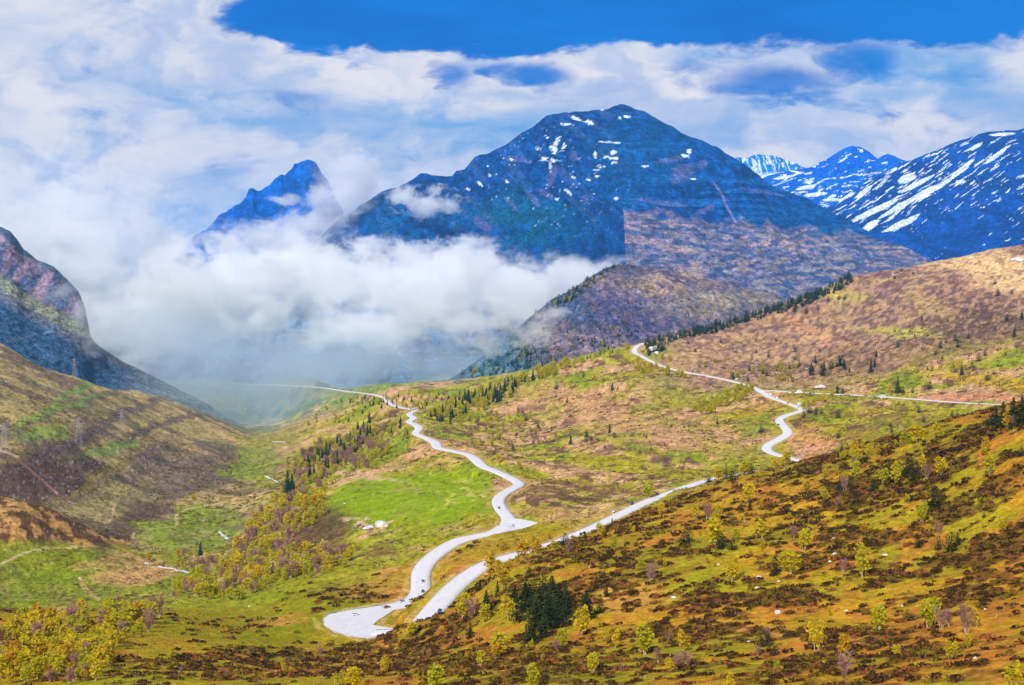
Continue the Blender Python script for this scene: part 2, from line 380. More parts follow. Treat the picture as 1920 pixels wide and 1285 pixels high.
def grid_faces(nu,nl):
    i=np.arange(nu*nl).reshape(nu,nl)
    return np.stack([i[:-1,:-1],i[1:,:-1],i[1:,1:],i[:-1,1:]],-1).reshape(-1,4)
def sst(x,a,b):
    t=np.clip((x-a)/(b-a),0,1); return t*t*(3-2*t)
def mixc(C,mask,col): 
    C+= (np.asarray(col)-C)*mask[...,None]
def ell(PX,PY,px,py,rx,ry,ang=0,soft=.5,Yv=None,Y0=None,tol=.3):
    a=R(ang);dx=PX-px;dy=PY-py;X=(dx*math.cos(a)-dy*math.sin(a))/rx;Yy=(dx*math.sin(a)+dy*math.cos(a))/ry
    m=1-sst(np.sqrt(X*X+Yy*Yy),1-soft,1+soft)
    if Y0 is not None: m=m*(np.abs(np.log(Yv/Y0))<tol)
    return m
# ---------------------------------------------------------------- ground sheet
GX,GY,GZ=build_ground(); RD=carve(GX,GY,GZ); G=Ground(GX,GY,GZ)
def ground_colours():
    X,Y,Z=GX,GY,GZ; PX,PY=proj(X,Y,Z)
    # wobble the outlines of every patch with world-space noise
    wob=(fbm(X/Y*22,np.log(Y)*20,51,4)-.5)
    QX=PX+wob*70; QY=PY+(fbm(X/Y*26,np.log(Y)*22,61,4)-.5)*26
    s=np.clip(Y/900,.35,4)            # patch size grows with distance so that it reads alike
    Uq=X/Y; Lq=np.log(Y)
    nA=fbm(X/60,Y/60,71,5); nB=fbm(Uq*30+Lq*3,Lq*20,81,6,.55); nC=fbm(Uq*115+Lq*6,Lq*55,91,4); nD=fbm(X/150,Y/150,101,4)
    ols=lin((150,128,16)); C=np.empty(X.shape+(3,)); C[:]=lin((158,140,22))
    near=1-sst(Y,650,1000)
    # middle distance: yellow-green turf with pink-brown heath bands
    mid=sst(Y,850,1100)
    mixc(C,mid,lin((160,146,46)))
    mixc(C,mid*sst(nB,.50,.60),lin((186,146,100)))
    mixc(C,mid*sst(nB,.42,.34),lin((126,136,26)))
    mixc(C,mid*sst(nC,.56,.66)*sst(nA,.4,.6),lin((112,82,62)))
    # right-hand hillside: pink-brown and purple heath
    hill=sst(PX,1180,1330)*sst(Y,1850,2150)*(QY<745)
    mixc(C,hill,lin((158,120,90)))
    mixc(C,hill*sst(nB,.48,.58)*.6,lin((132,98,92)))
    mixc(C,hill*sst(nA,.55,.66)*.8,lin((178,142,92)))
    mixc(C,hill*ell(QX,QY,1700,545,330,60,-10)*sst(nC,.42,.55)*.6,lin((122,88,92)))
    mixc(C,hill*ell(QX,QY,1850,500,190,34,-15,.35),lin((215,176,122)))
    mixc(C,hill*ell(QX,QY,1880,630,170,60,-5)*.75,lin((98,70,58)))
    mixc(C,hill*ell(QX,QY,1660,690,140,40,5)*.55,lin((108,78,62)))
    mixc(C,hill*ell(QX,QY,1560,545,60,12,-14)*.8,lin((186,166,72)))
    mixc(C,hill*ell(QX,QY,1690,620,80,8,-4)*.8,lin((176,170,60)))
    mixc(C,hill*ell(QX,QY,1740,570,60,18,-30)*.5,lin((172,146,78)))
    mixc(C,hill*ell(QX,QY,1500,615,90,16,-20)*.6,lin((198,142,96)))
    mixc(C,hill*ell(QX,QY,1720,712,90,9,-3)*.9,lin((204,152,112)))
    # left slope: tan grass, dark heath, green flushes
    left=(PX<560)&(Y>1400)&(Z>-460); left=left*sst(GX/GY,-.16,-.24)*sst(Y,1380,1480)
    mixc(C,left,lin((156,134,86)))
    st=fbm((X*.4+Y*.9)/50,(X*.9-Y*.4)/160,111,5)      # streaks that run down the slope
    mixc(C,left*sst(st,.50,.60)*.85,lin((104,84,70)))
    mixc(C,left*sst(st,.44,.36)*.7,lin((178,148,92)))
    mixc(C,left*sst(nD,.53,.62)*.35,lin((134,132,72)))
    for q in [(100,915,190,42,27),(60,880,90,40,20),(250,985,90,22,30)]: mixc(C,(Y>1300)*(Y<1900)*ell(QX,QY,*q)*.88,lin((80,60,56)))
    for q in [(30,855,60,8,25),(190,888,120,9,33),(60,800,40,9,0)]: mixc(C,left*ell(QX,QY,*q)*.7,lin((128,112,50)))
    for q in [(280,865,70,26,28),(385,905,80,14,20),(120,835,80,16,15),(215,790,150,10,27),(190,740,200,7,22),(300,805,110,7,22),(340,890,90,30,25)]: mixc(C,left*ell(QX,QY,*q)*.8,lin((92,76,72)))
    for q in [(75,812,55,12,8),(205,842,60,8,12),(180,715,90,8,22),(100,770,90,8,20)]: mixc(C,left*ell(QX,QY,*q)*.7,lin((112,142,52)))
    # orange spur at the far left
    spur=(Y>1150)*(Y<1510)*(PX<330)*(PY>930)*(PY<1022-.00*PX)
    mixc(C,spur*1.,lin((170,128,70))); mixc(C,spur*sst(nC,.5,.58),lin((92,62,38)))
    # valley floor and meadows
    def green(px,py,rx,ry,ang=0,Y0=1300,tol=.3,c=(98,152,10),k=.9,soft=.25):
        mixc(C,ell(QX,QY,px,py,rx,ry,ang,soft,Y,Y0,tol)*k*(1-.35*sst(nC,.5,.62)),lin(c)*np.array([1.22,.67,.4]))
    green(90,1085,190,62,6,1230,.2,(98,148,18)); green(60,1040,120,26,-3,1280,.15,(108,150,22)); green(320,1075,60,40,0,1350,.3,(100,145,20))
    green(350,1005,95,32,-6,1600,.2,(104,158,34)); green(400,965,65,20,-8,1750,.15,(104,152,40)); green(475,870,52,30,10,2300,.25,(112,160,58)); green(500,905,35,16,0,2000,.2,(120,158,50))
    green(500,825,60,16,0,2800,.3,(130,160,80)); green(560,800,70,20,0,3000,.3,(140,160,80),.6)
    green(790,930,160,38,-2,1330,.2,(112,172,2),1.,.15); green(720,960,125,36,0,1230,.2,(112,172,2),1.,.15); green(870,905,70,18,0,1380,.2,(116,172,4),1.,.2)
    green(800,1003,120,20,-6,1080,.15,(120,165,8)); green(700,1040,110,20,-8,1000,.15,(120,160,8),.8); green(570,1110,130,30,-4,860,.2,(116,152,8),.85); green(430,1185,170,36,0,760,.2,(112,150,10),.9); green(640,1060,80,16,-5,960,.15,(120,156,10),.7)
    green(420,1160,110,14,0,800,.2,(118,152,10),.8); green(700,1150,60,12,-20,760,.2,(120,150,12),.6)
    green(1040,1005,110,14,-14,930,.25,(130,158,14),.8); green(900,1030,90,10,-12,930,.2,(134,158,14),.8); green(1000,1000,150,16,-12,1000,.2,(134,158,14),.7)
    green(1250,885,260,12,-9,1250,.2,(138,166,18),.85); green(1400,860,110,14,-10,1300,.2,(130,166,18),.85); green(1120,912,170,8,-9,1180,.2,(142,164,22),.8); green(1290,745,90,16,-5,2000,.2,(132,162,48),.7); green(1230,690,60,8,5,2350,.2,(150,160,60),.7)
    green(1600,825,120,26,-14,1300,.25,(140,160,22),.8); green(1770,780,190,16,-2,1350,.25,(138,164,18),.8); green(1850,715,110,12,-8,1650,.2,(160,168,30),.8); green(1540,745,50,8,0,1800,.2,(120,150,36),.7); green(1420,765,80,12,12,1850,.2,(150,160,46),.7)
    green(660,830,50,10,-6,2100,.2,(120,158,60),.8); green(760,870,90,10,-4,1700,.2,(128,158,50),.6)
    green(430,1150,270,46,0,790,.3,(108,158,6),.75,.3)
    # bare and brown patches
    def patch(px,py,rx,ry,ang=0,Y0=1300,tol=.3,c=(100,70,45),k=.85,soft=.4,n=None):
        m=ell(QX,QY,px,py,rx,ry,ang,soft,Y,Y0,tol)*k
        if n is not None: m=m*sst(nC,n,n+.08)
        mixc(C,m,lin(c))
    patch(600,1000,75,28,22,1200,.2,(74,52,36)); patch(560,975,70,16,10,1350,.2,(96,66,44),.8); patch(500,1028,90,10,-5,1150,.2,(110,74,40),.6); patch(620,1025,140,9,-6,1080,.2,(112,76,40),.8,n=.4)
    patch(1110,925,170,16,-8,1150,.15,(118,80,62),.85,n=.4); patch(1030,940,90,12,0,1080,.15,(84,56,44),.8,n=.42); patch(1000,960,70,8,0,1050,.15,(150,106,70),.6)
    patch(700,985,46,11,-12,1130,.12,(214,170,150),.9,.3,n=.45); patch(680,993,30,9,-20,1130,.12,(60,38,44),.9,.3,n=.52); patch(880,905,20,4,0,1330,.2,(190,176,96),.5)
    patch(640,890,110,5,-8,1600,.15,(196,156,128),.7); patch(840,935,16,3,-30,1330,.2,(180,170,70),.7); patch(880,925,30,2.4,-8,1330,.2,(190,178,90),.7)
    patch(250,1075,80,20,8,1250,.15,(190,142,92),.8); patch(210,1050,60,10,10,1330,.2,(180,140,80),.6); patch(535,1165,50,8,8,760,.15,(186,138,70),.8); patch(740,1080,60,40,-40,860,.1,(186,130,70),.75); patch(690,1110,50,12,-10,830,.1,(182,128,70),.7)
    patch(760,1055,70,16,-30,900,.08,(104,70,44),.6,n=.5); patch(850,1060,40,30,-50,850,.07,(170,118,62),.6); patch(780,1165,50,14,-20,745,.1,(176,136,50),.5)
    patch(1200,790,250,40,-10,1800,.3,(176,130,90),.45); patch(1120,770,130,20,-22,2000,.2,(186,138,98),.5); patch(1530,840,50,34,-50,1380,.2,(200,140,92),.7); patch(1510,855,12,20,0,1380,.2,(196,150,130),.7); patch(1850,745,120,8,2,1600,.2,(196,132,100),.8)
    patch(500,797,28,5,8,3300,.2,(225,188,160),.9); patch(540,796,16,4,0,3300,.2,(225,188,160),.8); patch(1180,855,90,12,-5,1450,.2,(112,78,62),.5,n=.45); patch(1600,790,200,20,0,1500,.2,(122,84,58),.6,n=.5); patch(1180,890,200,8,-8,1300,.15,(120,84,58),.7,n=.45)
    patch(545,727,200,3,1,4200,.3,(215,190,175),.5)
    near=near*(1-.92*ell(QX,QY,470,1150,330,66,0,.3))
    # near slope: orange-yellow turf, dark dwarf shrub heath, pink-brown flushes
    mixc(C,near*sst(nA,.40,.56)*.9,lin((184,132,30)))
    mixc(C,near*sst(nD,.54,.42)*.75*sst(PX,1700,900),lin((160,134,20)))
    mixc(C,near*sst(nB,.54,.64)*.75,lin((178,108,44))); mixc(C,near*sst(fbm(X/70,Y/55,191,4),.52,.62)*.6,lin((132,138,20)))
    mixc(C,near*sst(nB,.40,.32)*.45,lin((132,128,18)))
    mixc(C,near*ell(QX,QY,1180,1120,70,32,-10)*.8,lin((200,140,66))); mixc(C,near*ell(QX,QY,1540,1195,170,14,-6)*.7,lin((196,132,62))); mixc(C,near*ell(QX,QY,1850,1235,90,40,-20)*.6,lin((190,116,44)))
    mixc(C,near*ell(QX,QY,1700,1100,260,18,-4)*.55,lin((176,144,22))); mixc(C,near*ell(QX,QY,560,1255,160,12,2)*.6,lin((176,120,66)))
    # heath cover in the near and middle ground
    cov=fbm(X/26,Y/30,121,5); fine=fbm(X/(4.5),Y/(5.5),131,3)
    heath=sst(cov*.55+fine*.45,.50,.55)*(1-sst(Y,900,1150)*.55)*(Y<2400)
    zone=np.clip(1-sst(Y,650,1000)+ell(QX,QY,1750,860,300,60,-6)*1.0,0,1)
    zone=zone*(1-.8*ell(QX,QY,480,1175,260,60,0,.3))*(1-.85*ell(QX,QY,100,1220,280,90,0,.3))*(1-.7*ell(QX,QY,1050,1010,220,50,-20,.4))*(RD>6.5)
    HE=heath*zone*(.35+.65*sst(fbm(X/85,Y/85,181,3),.40,.56))
    for q in [(1750,860,260,40,-8),(1330,1150,170,50,6),(600,1240,520,26,2),(1300,1260,600,40,0),(1500,960,220,40,-5),(1150,1050,200,30,-20),(1640,910,200,40,-14),(1100,1250,200,40,0)]:
        HE=np.maximum(HE,near*ell(QX,QY,*q,.6)*sst(fine*.6+cov*.4,.46,.54)*(RD>6.5)*.95)
    mixc(C,HE*.8,lin((100,64,26)))
    # small tufts and dark dwarf shrubs that only read as grain far off
    nE=fbm(Uq*480+Lq*9,Lq*170,141,3); nF=fbm(Uq*240,Lq*110,143,3)
    far_=sst(Y,800,1050)*(RD>4); mead=ell(QX,QY,780,940,200,46,-2,.15,Y,1300,.2)
    mixc(C,far_*sst(nE*.6+nF*.4,.54,.62)*.48*(1-.85*mead),C*.42); mixc(C,far_*sst(nE*.6+nF*.4,.45,.38)*.35*(1-.6*mead),np.minimum(C*1.45+.02,.8))
    nG=hsh(np.arange(NU)[:,None]//2+0*X.astype(int),np.arange(NL)[None,:]+0*X.astype(int),77); C*= (1+ (nG-.5)*.34*far_*(1-.7*mead))[...,None]
    nH=fbm(Uq*300,Lq*120,171,3); mixc(C,hill*sst(nH,.54,.60)*.55,lin((84,62,66))); mixc(C,hill*sst(nH,.44,.38)*.4,lin((190,154,116)))
    valley_haze=sst(Y,2700,3500)*(PX<900); mixc(C,valley_haze*.75,lin((104,132,120))); mixc(C,valley_haze*sst(nC,.5,.6)*.5,lin((70,104,104)))  # far valley ground paled blue-green, distance haze painted into its colour
    # verge, tracks
    mixc(C,(np.abs(RD-3)<2.2)*(.55*(nC>.45)),lin((196,158,96)))
    for pts,w,c in TRACKS:
        P=[]
        for a in pts:
            h=G.hit(*a)
            if h: P.append(h+(w,))
        if len(P)<2: continue
        D,_=seg_field(X,Y,Z,[catmull(np.array(P),3)],reach=12+w)
        mixc(C,np.clip(1-D/(.8+w*.3),0,1)*.85,lin(c))
    # stones: tiny pale specks on the scree and pastures
    sp=hsh(np.arange(NU)[:,None]+0*X.astype(int),np.arange(NL)[None,:]+0*X.astype(int),7)
    k=(sp>.9965)*(nA>.45)*(Y>1000)*(RD>6); mixc(C,k*.6,lin((210,190,170)))
    k=(sp>.955)*left*(nD>.42)*ell(QX,QY,200,880,260,60,25,.6); mixc(C,k*.3,lin((215,185,165)))
    k=(sp>.97)*left; mixc(C,k*.25,lin((200,180,160)))
    return C*1.0,HE,PX,PY
TRACKS=[([(2,1060),(25,1046),(60,1034),(100,1028),(142,1027)],3.0,(190,168,110)),([(248,1010),(256,997),(290,992),(330,987)],2.6,(170,150,96)),([(250,1012),(262,1035)],2.6,(120,100,80)),
 ([(332,985),(332,965),(350,955),(385,948),(405,944),(440,950),(470,950)],3.2,(190,176,120)),([(140,1070),(175,1066),(190,1068)],3,(180,160,100)),([(150,1085),(160,1105),(230,1135)],3,(184,150,90)),
 ([(205,980),(212,962),(214,945)],2.5,(180,150,110)),([(30,860),(60,885),(100,920),(140,945)],3.5,(150,104,96)),([(0,845),(30,856)],6,(214,176,150)),
 ([(655,1228),(690,1240),(712,1248),(740,1268)],1.1,(206,158,110)),([(1490,812),(1480,830),(1500,838)],3,(206,152,110)),([(1500,822),(1560,800),(1680,770)],2.5,(196,166,90)),
 ([(835,950),(845,938),(885,926),(905,922)],2.2,(176,166,80))]
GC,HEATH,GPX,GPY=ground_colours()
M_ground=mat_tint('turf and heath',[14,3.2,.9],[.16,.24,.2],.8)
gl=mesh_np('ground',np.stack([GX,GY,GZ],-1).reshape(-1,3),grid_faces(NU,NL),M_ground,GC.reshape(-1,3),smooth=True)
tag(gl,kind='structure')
# the wide low country round the sheet, reaching the horizon
M_far=mat_pr('far country',lin((92,104,90)),.95); vary(M_far,1/900,.4)
bm=bmesh.new(); bmesh.ops.create_grid(bm,x_segments=8,y_segments=8,size=1,matrix=Matrix.Diagonal((11900,9400,1,1))); me=bpy.data.meshes.new('terrain'); bm.to_mesh(me); bm.free(); me.materials.append(M_far)
o=bpy.data.objects.new('terrain',me); o.location=(0,8000,-760); COL.objects.link(o); tag(o,kind='structure')
# ---------------------------------------------------------------- mountains
def interp(lst,x,k):
    a=np.array(lst,float); return np.interp(x,a[:,0],a[:,k])
def mountain(name,sil,yr,foot,prof,namp,colour,nu=520,ns=260,back=.5,seed=1,jag=6,gull=1.0):
    """a massif: sil = ridge line as seen (px,py); yr = (px,distance of the ridge); foot = (px,py,distance)"""
    px=np.linspace(sil[0][0],sil[-1][0],nu); py=interp(sil,px,1)
    YR=interp(yr,px,1); YF=interp(foot,px,2); fy=interp(foot,px,1)
    u=(px-960)/2300
    v=(py-642.5)/2300; yy=CT-v*ST; zr=(-ST-v*CT)/yy*YR
    py_j=(fbm(px/38,px*0+seed,seed,5)-.5)*jag*2/2300*YR; zr=zr+py_j
    v=(fy-642.5)/2300; zf=(-ST-v*CT)/(CT-v*ST)*YF
    s=np.concatenate([np.linspace(0,1,ns),1+np.linspace(0,back,ns//5)[1:]])
    S,PXg=np.meshgrid(s,px); 
    Yg=YF[:,None]+(YR-YF)[:,None]*S
    uu=(PXg-960)/2300/(CT-((interp(sil,PXg.ravel(),1).reshape(PXg.shape)*np.clip(S,0,1)+interp(foot,PXg.ravel(),1).reshape(PXg.shape)*(1-np.clip(S,0,1)))-642.5)/2300*ST)
    Xg=uu*Yg
    f=np.interp(np.clip(S,0,1),[p[0] for p in prof],[p[1] for p in prof])
    Zg=zf[:,None]+(zr-zf)[:,None]*f
    over=np.clip(S-1,0,None); Zg=Zg-over*(YR-YF)[:,None]*.8
    env=np.clip(4*S*(1-S),0,1)**.6*(S<1)
    L=namp*6
    wx=Xg+(fbm(Xg/L,Yg/L,seed+40,3)-.5)*L*.8
    g1=ridged(wx/(L*1.2),Yg/(L*4.5)+S*.6,seed+3,5,.55)-.55      # spurs and gullies running down
    g2=fbm(Xg/(L*.35),Yg/(L*.6),seed+9,5,.6)-.5
    g3=fbm(Xg/(L*.08),Yg/(L*.1),seed+19,3,.6)-.5
    Zg=Zg+env*namp*(g1*1.5*gull+g2*.9)+np.clip(env+.15,0,1)*g3*namp*.28
    PX,PY=proj(Xg,Yg,Zg)
    C=colour(PX,PY,Xg,Yg,Zg,S)
    n1=len(s)
    return mesh_np(name,np.stack([Xg,Yg,Zg],-1).reshape(-1,3),grid_faces(nu,n1),M_mount,C.reshape(-1,3),smooth=True)
M_mount=mat_tint('hazed mountain rock and turf',[90,26,9],[.18,.34,.38],24)  # the blue of distant haze is painted into the vertex colours shown here
def snowmask(PX,PY,lst,X,Y,thr=.42):
    m=np.zeros(PX.shape); n=fbm(PX/4.5,PY/2.6,301,4,.6)
    for q in lst: m=np.maximum(m,ell(PX,PY,*q,.55))
    return sst(m*.45+n*1.1,.84,.90)*sst(m,.12,.35)
ROCKB=lin((8,66,118)); SNOW=np.array([.55,.64,.76])
def col_main(PX,PY,X,Y,Z,S):
    C=np.empty(X.shape+(3,)); C[:]=lin((2,60,126))
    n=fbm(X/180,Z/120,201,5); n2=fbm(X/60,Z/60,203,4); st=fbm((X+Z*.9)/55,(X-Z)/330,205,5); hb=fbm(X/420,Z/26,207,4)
    mixc(C,sst(n,.52,.64)*.4,lin((6,80,158))); mixc(C,sst(n2,.54,.64)*.4,lin((2,42,90)))
    right=sst(PX,1130,1200)
    gully_shade=ridged(X/38+Z*.004,(X*.2+Z)/210,209,4); mixc(C,sst(gully_shade,.62,.74)*.55,lin((2,38,84))); g6=fbm(X/20,Z/16,219,4); mixc(C,sst(g6,.54,.62)*.25,lin((10,82,156))); mixc(C,sst(g6,.46,.38)*.4,lin((2,40,84)))  # dark gully streaks: relief shading painted into the rock colour
    mixc(C,(1-right)*sst(st,.58,.68)*.35,lin((64,92,146))); mixc(C,right*sst(hb,.54,.62)*.5,lin((20,92,160)))
    mixc(C,ell(PX,PY,1000,425,110,60,-10,.6)*sst(n,.4,.58)*.5,lin((4,84,84)))
    mixc(C,ell(PX,PY,800,440,200,60,-20,.6)*sst(n2,.45,.6)*.5,lin((4,80,130)))
    mixc(C,ell(PX,PY,1190,300,90,70,20,.6)*.5,lin((4,76,130))); mixc(C,ell(PX,PY,1500,420,150,40,20,.6)*.6,lin((4,66,122)))
    # pink scree
    for q in [(1035,330,9,30,-20),(1022,362,22,6,-30),(1000,375,20,5,-50),(960,385,30,4,-45),(975,300,30,6,-10),(1075,295,10,12,0),(1280,325,26,16,35),(1265,298,28,5,10),(1318,308,12,8,30),(1097,374,7,8,0),(1240,380,50,5,-8),(1430,360,40,4,-10),(905,420,26,10,-35),(1500,428,22,5,8),(1320,395,22,8,30)]:
        mixc(C,sst(ell(PX,PY,*q,.9)*.55+n2*.45+st*.35,.66,.80)*.5,lin((92,92,142)))
    for a,b_ in [((1340,345),(1352,362)),((1352,362),(1362,385)),((1362,385),(1372,405)),((1372,405),(1386,425))]:
        cx,cy=(a[0]+b_[0])/2,(a[1]+b_[1])/2; mixc(C,ell(PX,PY,cx,cy,2.0,13,math.degrees(math.atan2(b_[0]-a[0],b_[1]-a[1])),.6)*sst(n2,.40,.55)*.6,lin((140,112,150)))
    # open heath, haze lavender painted in, below the sharp straight edge on the right
    edge=(PX>1169+(PY-400)*.055)
    hm=edge*sst(PY+ (n-.5)*60, 392,412+.0*PX)*1.0; lowline=PY-(392+(PX-1170)*.10)
    hm=edge*sst(lowline+(n2-.5)*36,-4,16)
    mixc(C,hm,lin((112,106,134)))
    hs=fbm(X/150,Z/30,211,5); hs2=fbm(X/45,Z/14,213,4)
    mixc(C,hm*sst(hs,.50,.60)*.75,lin((156,128,136))); mixc(C,hm*sst(hs2,.50,.58)*.8,lin((40,72,112))); mixc(C,hm*sst(hs2,.44,.36)*.4,lin((130,130,100))); hs3=fbm(X/18,Z/7,217,3); mixc(C,hm*sst(hs3,.52,.62)*.5,lin((50,66,110)))
    mixc(C,(~edge)*sst(PY,380,420)*ell(PX,PY,1110,450,90,60,0,.4)*.6,lin((0,56,112)))
    sn=[(1080,222,17,3,-22),(1062,233,12,3,-5),(1105,231,9,4,-10),(1100,226,6,2,0),(1128,205,5,2,-20),(1163,221,4,2.5,-30),(1178,219,8,3,-5),(1045,264,6,10,-30),(1038,280,10,8,-30),(1056,276,5,7,0),(1029,300,20,4,-8),(1010,279,6,3,0),(1033,313,3,10,5),(1027,258,7,2,10),
        (1116,291,3,7,10),(1150,286,6,4,0),(1136,294,12,3,0),(1150,297,9,3,0),(1152,305,6,3,0),(1125,312,9,3,-10),(1118,318,7,2,0),(1119,331,4,3,-20),(1065,360,8,3,-35),(1286,293,10,3,-15),(1293,285,5,6,20),(1135,266,14,1.6,0),(1157,268,8,1.6,0),(1075,333,5,2.5,-20),(1103,338,4,3,0),(1155,372,4,4,0),(920,330,6,2,-40),(900,345,6,2,-40),(950,340,6,2,-40),(878,355,4,2,-30),(1045,373,4,2,0),(960,300,7,2,-20),(1300,336,5,2,0),(1210,312,7,2,0)]
    mixc(C,snowmask(PX,PY,sn,X,Y),SNOW)
    sp=sst(fbm(PX/5,PY/2.6,307,3),.81,.84)*ell(PX,PY,1000,320,170,90,-20,.5)*(1-hm); mixc(C,sp*.9,SNOW)
    # lower slopes under the cloud: woods with pale misty blue painted into their colour
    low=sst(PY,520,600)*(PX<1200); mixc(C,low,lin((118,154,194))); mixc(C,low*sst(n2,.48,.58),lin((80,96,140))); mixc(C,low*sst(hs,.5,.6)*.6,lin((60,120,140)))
    return C
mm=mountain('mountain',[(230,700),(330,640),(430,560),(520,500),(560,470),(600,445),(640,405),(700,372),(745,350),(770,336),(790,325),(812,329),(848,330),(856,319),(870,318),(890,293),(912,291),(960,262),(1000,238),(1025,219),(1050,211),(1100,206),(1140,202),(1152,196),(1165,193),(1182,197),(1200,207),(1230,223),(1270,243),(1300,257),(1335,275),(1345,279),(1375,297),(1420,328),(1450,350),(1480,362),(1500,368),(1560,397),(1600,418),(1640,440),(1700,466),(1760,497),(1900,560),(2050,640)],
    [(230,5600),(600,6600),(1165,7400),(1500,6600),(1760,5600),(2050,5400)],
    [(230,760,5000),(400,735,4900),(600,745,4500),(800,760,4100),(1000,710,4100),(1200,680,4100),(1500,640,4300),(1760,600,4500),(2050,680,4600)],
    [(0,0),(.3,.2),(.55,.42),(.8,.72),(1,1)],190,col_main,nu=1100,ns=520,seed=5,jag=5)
tag(mm,'high blue peak with pink scree and small snow patches at the centre','mountain')
def col_hill(PX,PY,X,Y,Z,S):
    C=np.empty(X.shape+(3,)); C[:]=lin((114,98,106)); n=fbm(X/120,Y/200,221,5); n2=fbm(X/35,Y/60,223,4)
    mixc(C,sst(n,.45,.6)*.7,lin((88,76,100))); mixc(C,sst(n2,.52,.6)*.6,lin((44,62,100)))
    mixc(C,ell(PX,PY,1290,520,130,24,15,.7)*sst(n2,.4,.6)*.8,lin((178,150,110))); mixc(C,ell(PX,PY,1330,570,130,20,6,.7)*.5,lin((150,140,104)))
    mixc(C,ell(PX,PY,1160,590,110,34,0,.6)*.7,lin((72,68,108))); mixc(C,ell(PX,PY,1060,570,70,24,-35,.6)*.6,lin((30,74,104)))
    n4=fbm(X/16,Y/24,225,4); mixc(C,sst(n4,.50,.60)*.4,lin((52,66,106))); mixc(C,sst(n4,.42,.34)*.3,lin((140,124,124)))
    flank_haze=1-sst(PX-(PY-600)*.6,900,1020); mixc(C,flank_haze*.85,lin((66,104,122))); mixc(C,flank_haze*sst(n2,.5,.6)*.6,lin((40,82,104))); mixc(C,flank_haze*sst(n4,.5,.6)*.4,lin((120,140,120)))  # lower left flank tinted blue-green as painted haze
    return C
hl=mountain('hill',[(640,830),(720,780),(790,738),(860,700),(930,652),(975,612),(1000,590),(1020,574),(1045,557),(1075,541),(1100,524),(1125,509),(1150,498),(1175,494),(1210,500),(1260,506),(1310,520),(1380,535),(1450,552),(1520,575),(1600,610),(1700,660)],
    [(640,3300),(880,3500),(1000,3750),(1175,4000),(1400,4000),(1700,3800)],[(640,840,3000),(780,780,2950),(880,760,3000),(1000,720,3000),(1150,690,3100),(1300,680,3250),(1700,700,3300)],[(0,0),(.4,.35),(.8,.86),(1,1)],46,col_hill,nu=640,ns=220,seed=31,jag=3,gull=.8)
tag(hl,'purple brown heath hill with wooded left edge below the central peak','hill')
def col_left(PX,PY,X,Y,Z,S):
    C=np.empty(X.shape+(3,)); C[:]=lin((74,96,114)); n=fbm(X/110,Z/60,231,5); v=fbm(X/22,Z/120,233,5); n2=fbm(X/40,Z/30,235,4)
    mixc(C,sst(n,.5,.62)*.6,lin((104,96,104))); mixc(C,sst(n2,.55,.63)*.5,lin((130,116,96)))
    # foot of the cliffs runs from upper left to lower right
    line=PY-(515+(PX)*.66-.0005*PX*PX)
    cl=(1-sst(line+(n2-.5)*22,-8,4))*(PX<190)
    mixc(C,cl,lin((100,90,110))); mixc(C,cl*sst(v,.5,.58)*.85,lin((58,74,108))); mixc(C,cl*sst(v,.42,.34)*.7,lin((138,116,134)))
    t=sst(line+(n2-.5)*10,0,6)*(1-sst(line,22,34)); mixc(C,t*.8,lin((128,132,100)))
    mixc(C,(1-sst(PY-interp([(0,427),(45,470),(100,500),(150,550),(165,600)],PX.ravel(),1).reshape(PX.shape),4,16))*.8*(PX<170),lin((48,80,96)))
    d=sst(line,36,60)*(1-sst(PX,190,330)); mixc(C,d*sst(n,.4,.56)*.85,lin((34,72,106)))  # blue shade on the slope below the cliffs, painted into the colour
    mixc(C,sst(PX,230,330)*.6,lin((92,108,100)))
    return C
lf=mountain('cliff',[(-320,330),(-120,400),(0,427),(20,434),(45,468),(70,486),(100,500),(125,522),(148,548),(158,572),(164,600),(169,628),(178,641),(200,657),(230,676),(260,692),(300,711),(330,727),(365,746),(400,766),(440,790),(480,812),(520,840)],
    [(-320,3700),(0,3800),(160,3650),(300,3600),(520,3400)],[(-320,700,2900),(0,690,2850),(160,765,2850),(330,800,2950),(470,840,3000),(520,860,3000)],[(0,0),(.5,.34),(.8,.6),(.88,.82),(1,1)],30,col_left,nu=820,ns=420,seed=51,jag=4,gull=.9)
tag(lf,'steep mountain shoulder with purple rock cliffs on the left','mountain')
def col_farleft(PX,PY,X,Y,Z,S):
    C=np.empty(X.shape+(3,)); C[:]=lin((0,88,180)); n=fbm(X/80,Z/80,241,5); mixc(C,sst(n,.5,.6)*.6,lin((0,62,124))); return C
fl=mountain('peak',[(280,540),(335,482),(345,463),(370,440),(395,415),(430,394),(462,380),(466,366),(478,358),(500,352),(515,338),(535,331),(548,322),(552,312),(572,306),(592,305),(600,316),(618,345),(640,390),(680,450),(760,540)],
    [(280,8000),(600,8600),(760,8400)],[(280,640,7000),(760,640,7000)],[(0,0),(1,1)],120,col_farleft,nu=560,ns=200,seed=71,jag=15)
tag(fl,'jagged dark blue rock peak rising out of the cloud left of centre','mountain')
def streaks(PX,PY,ang,lx,ly,seed):
    a=R(ang); q=PX*math.cos(a)-PY*math.sin(a); r=PX*math.sin(a)+PY*math.cos(a)
    r=r+(fbm(q/60,r/40,seed+5,3)-.5)*14
    return fbm(q/lx,r/ly,seed,4,.55)
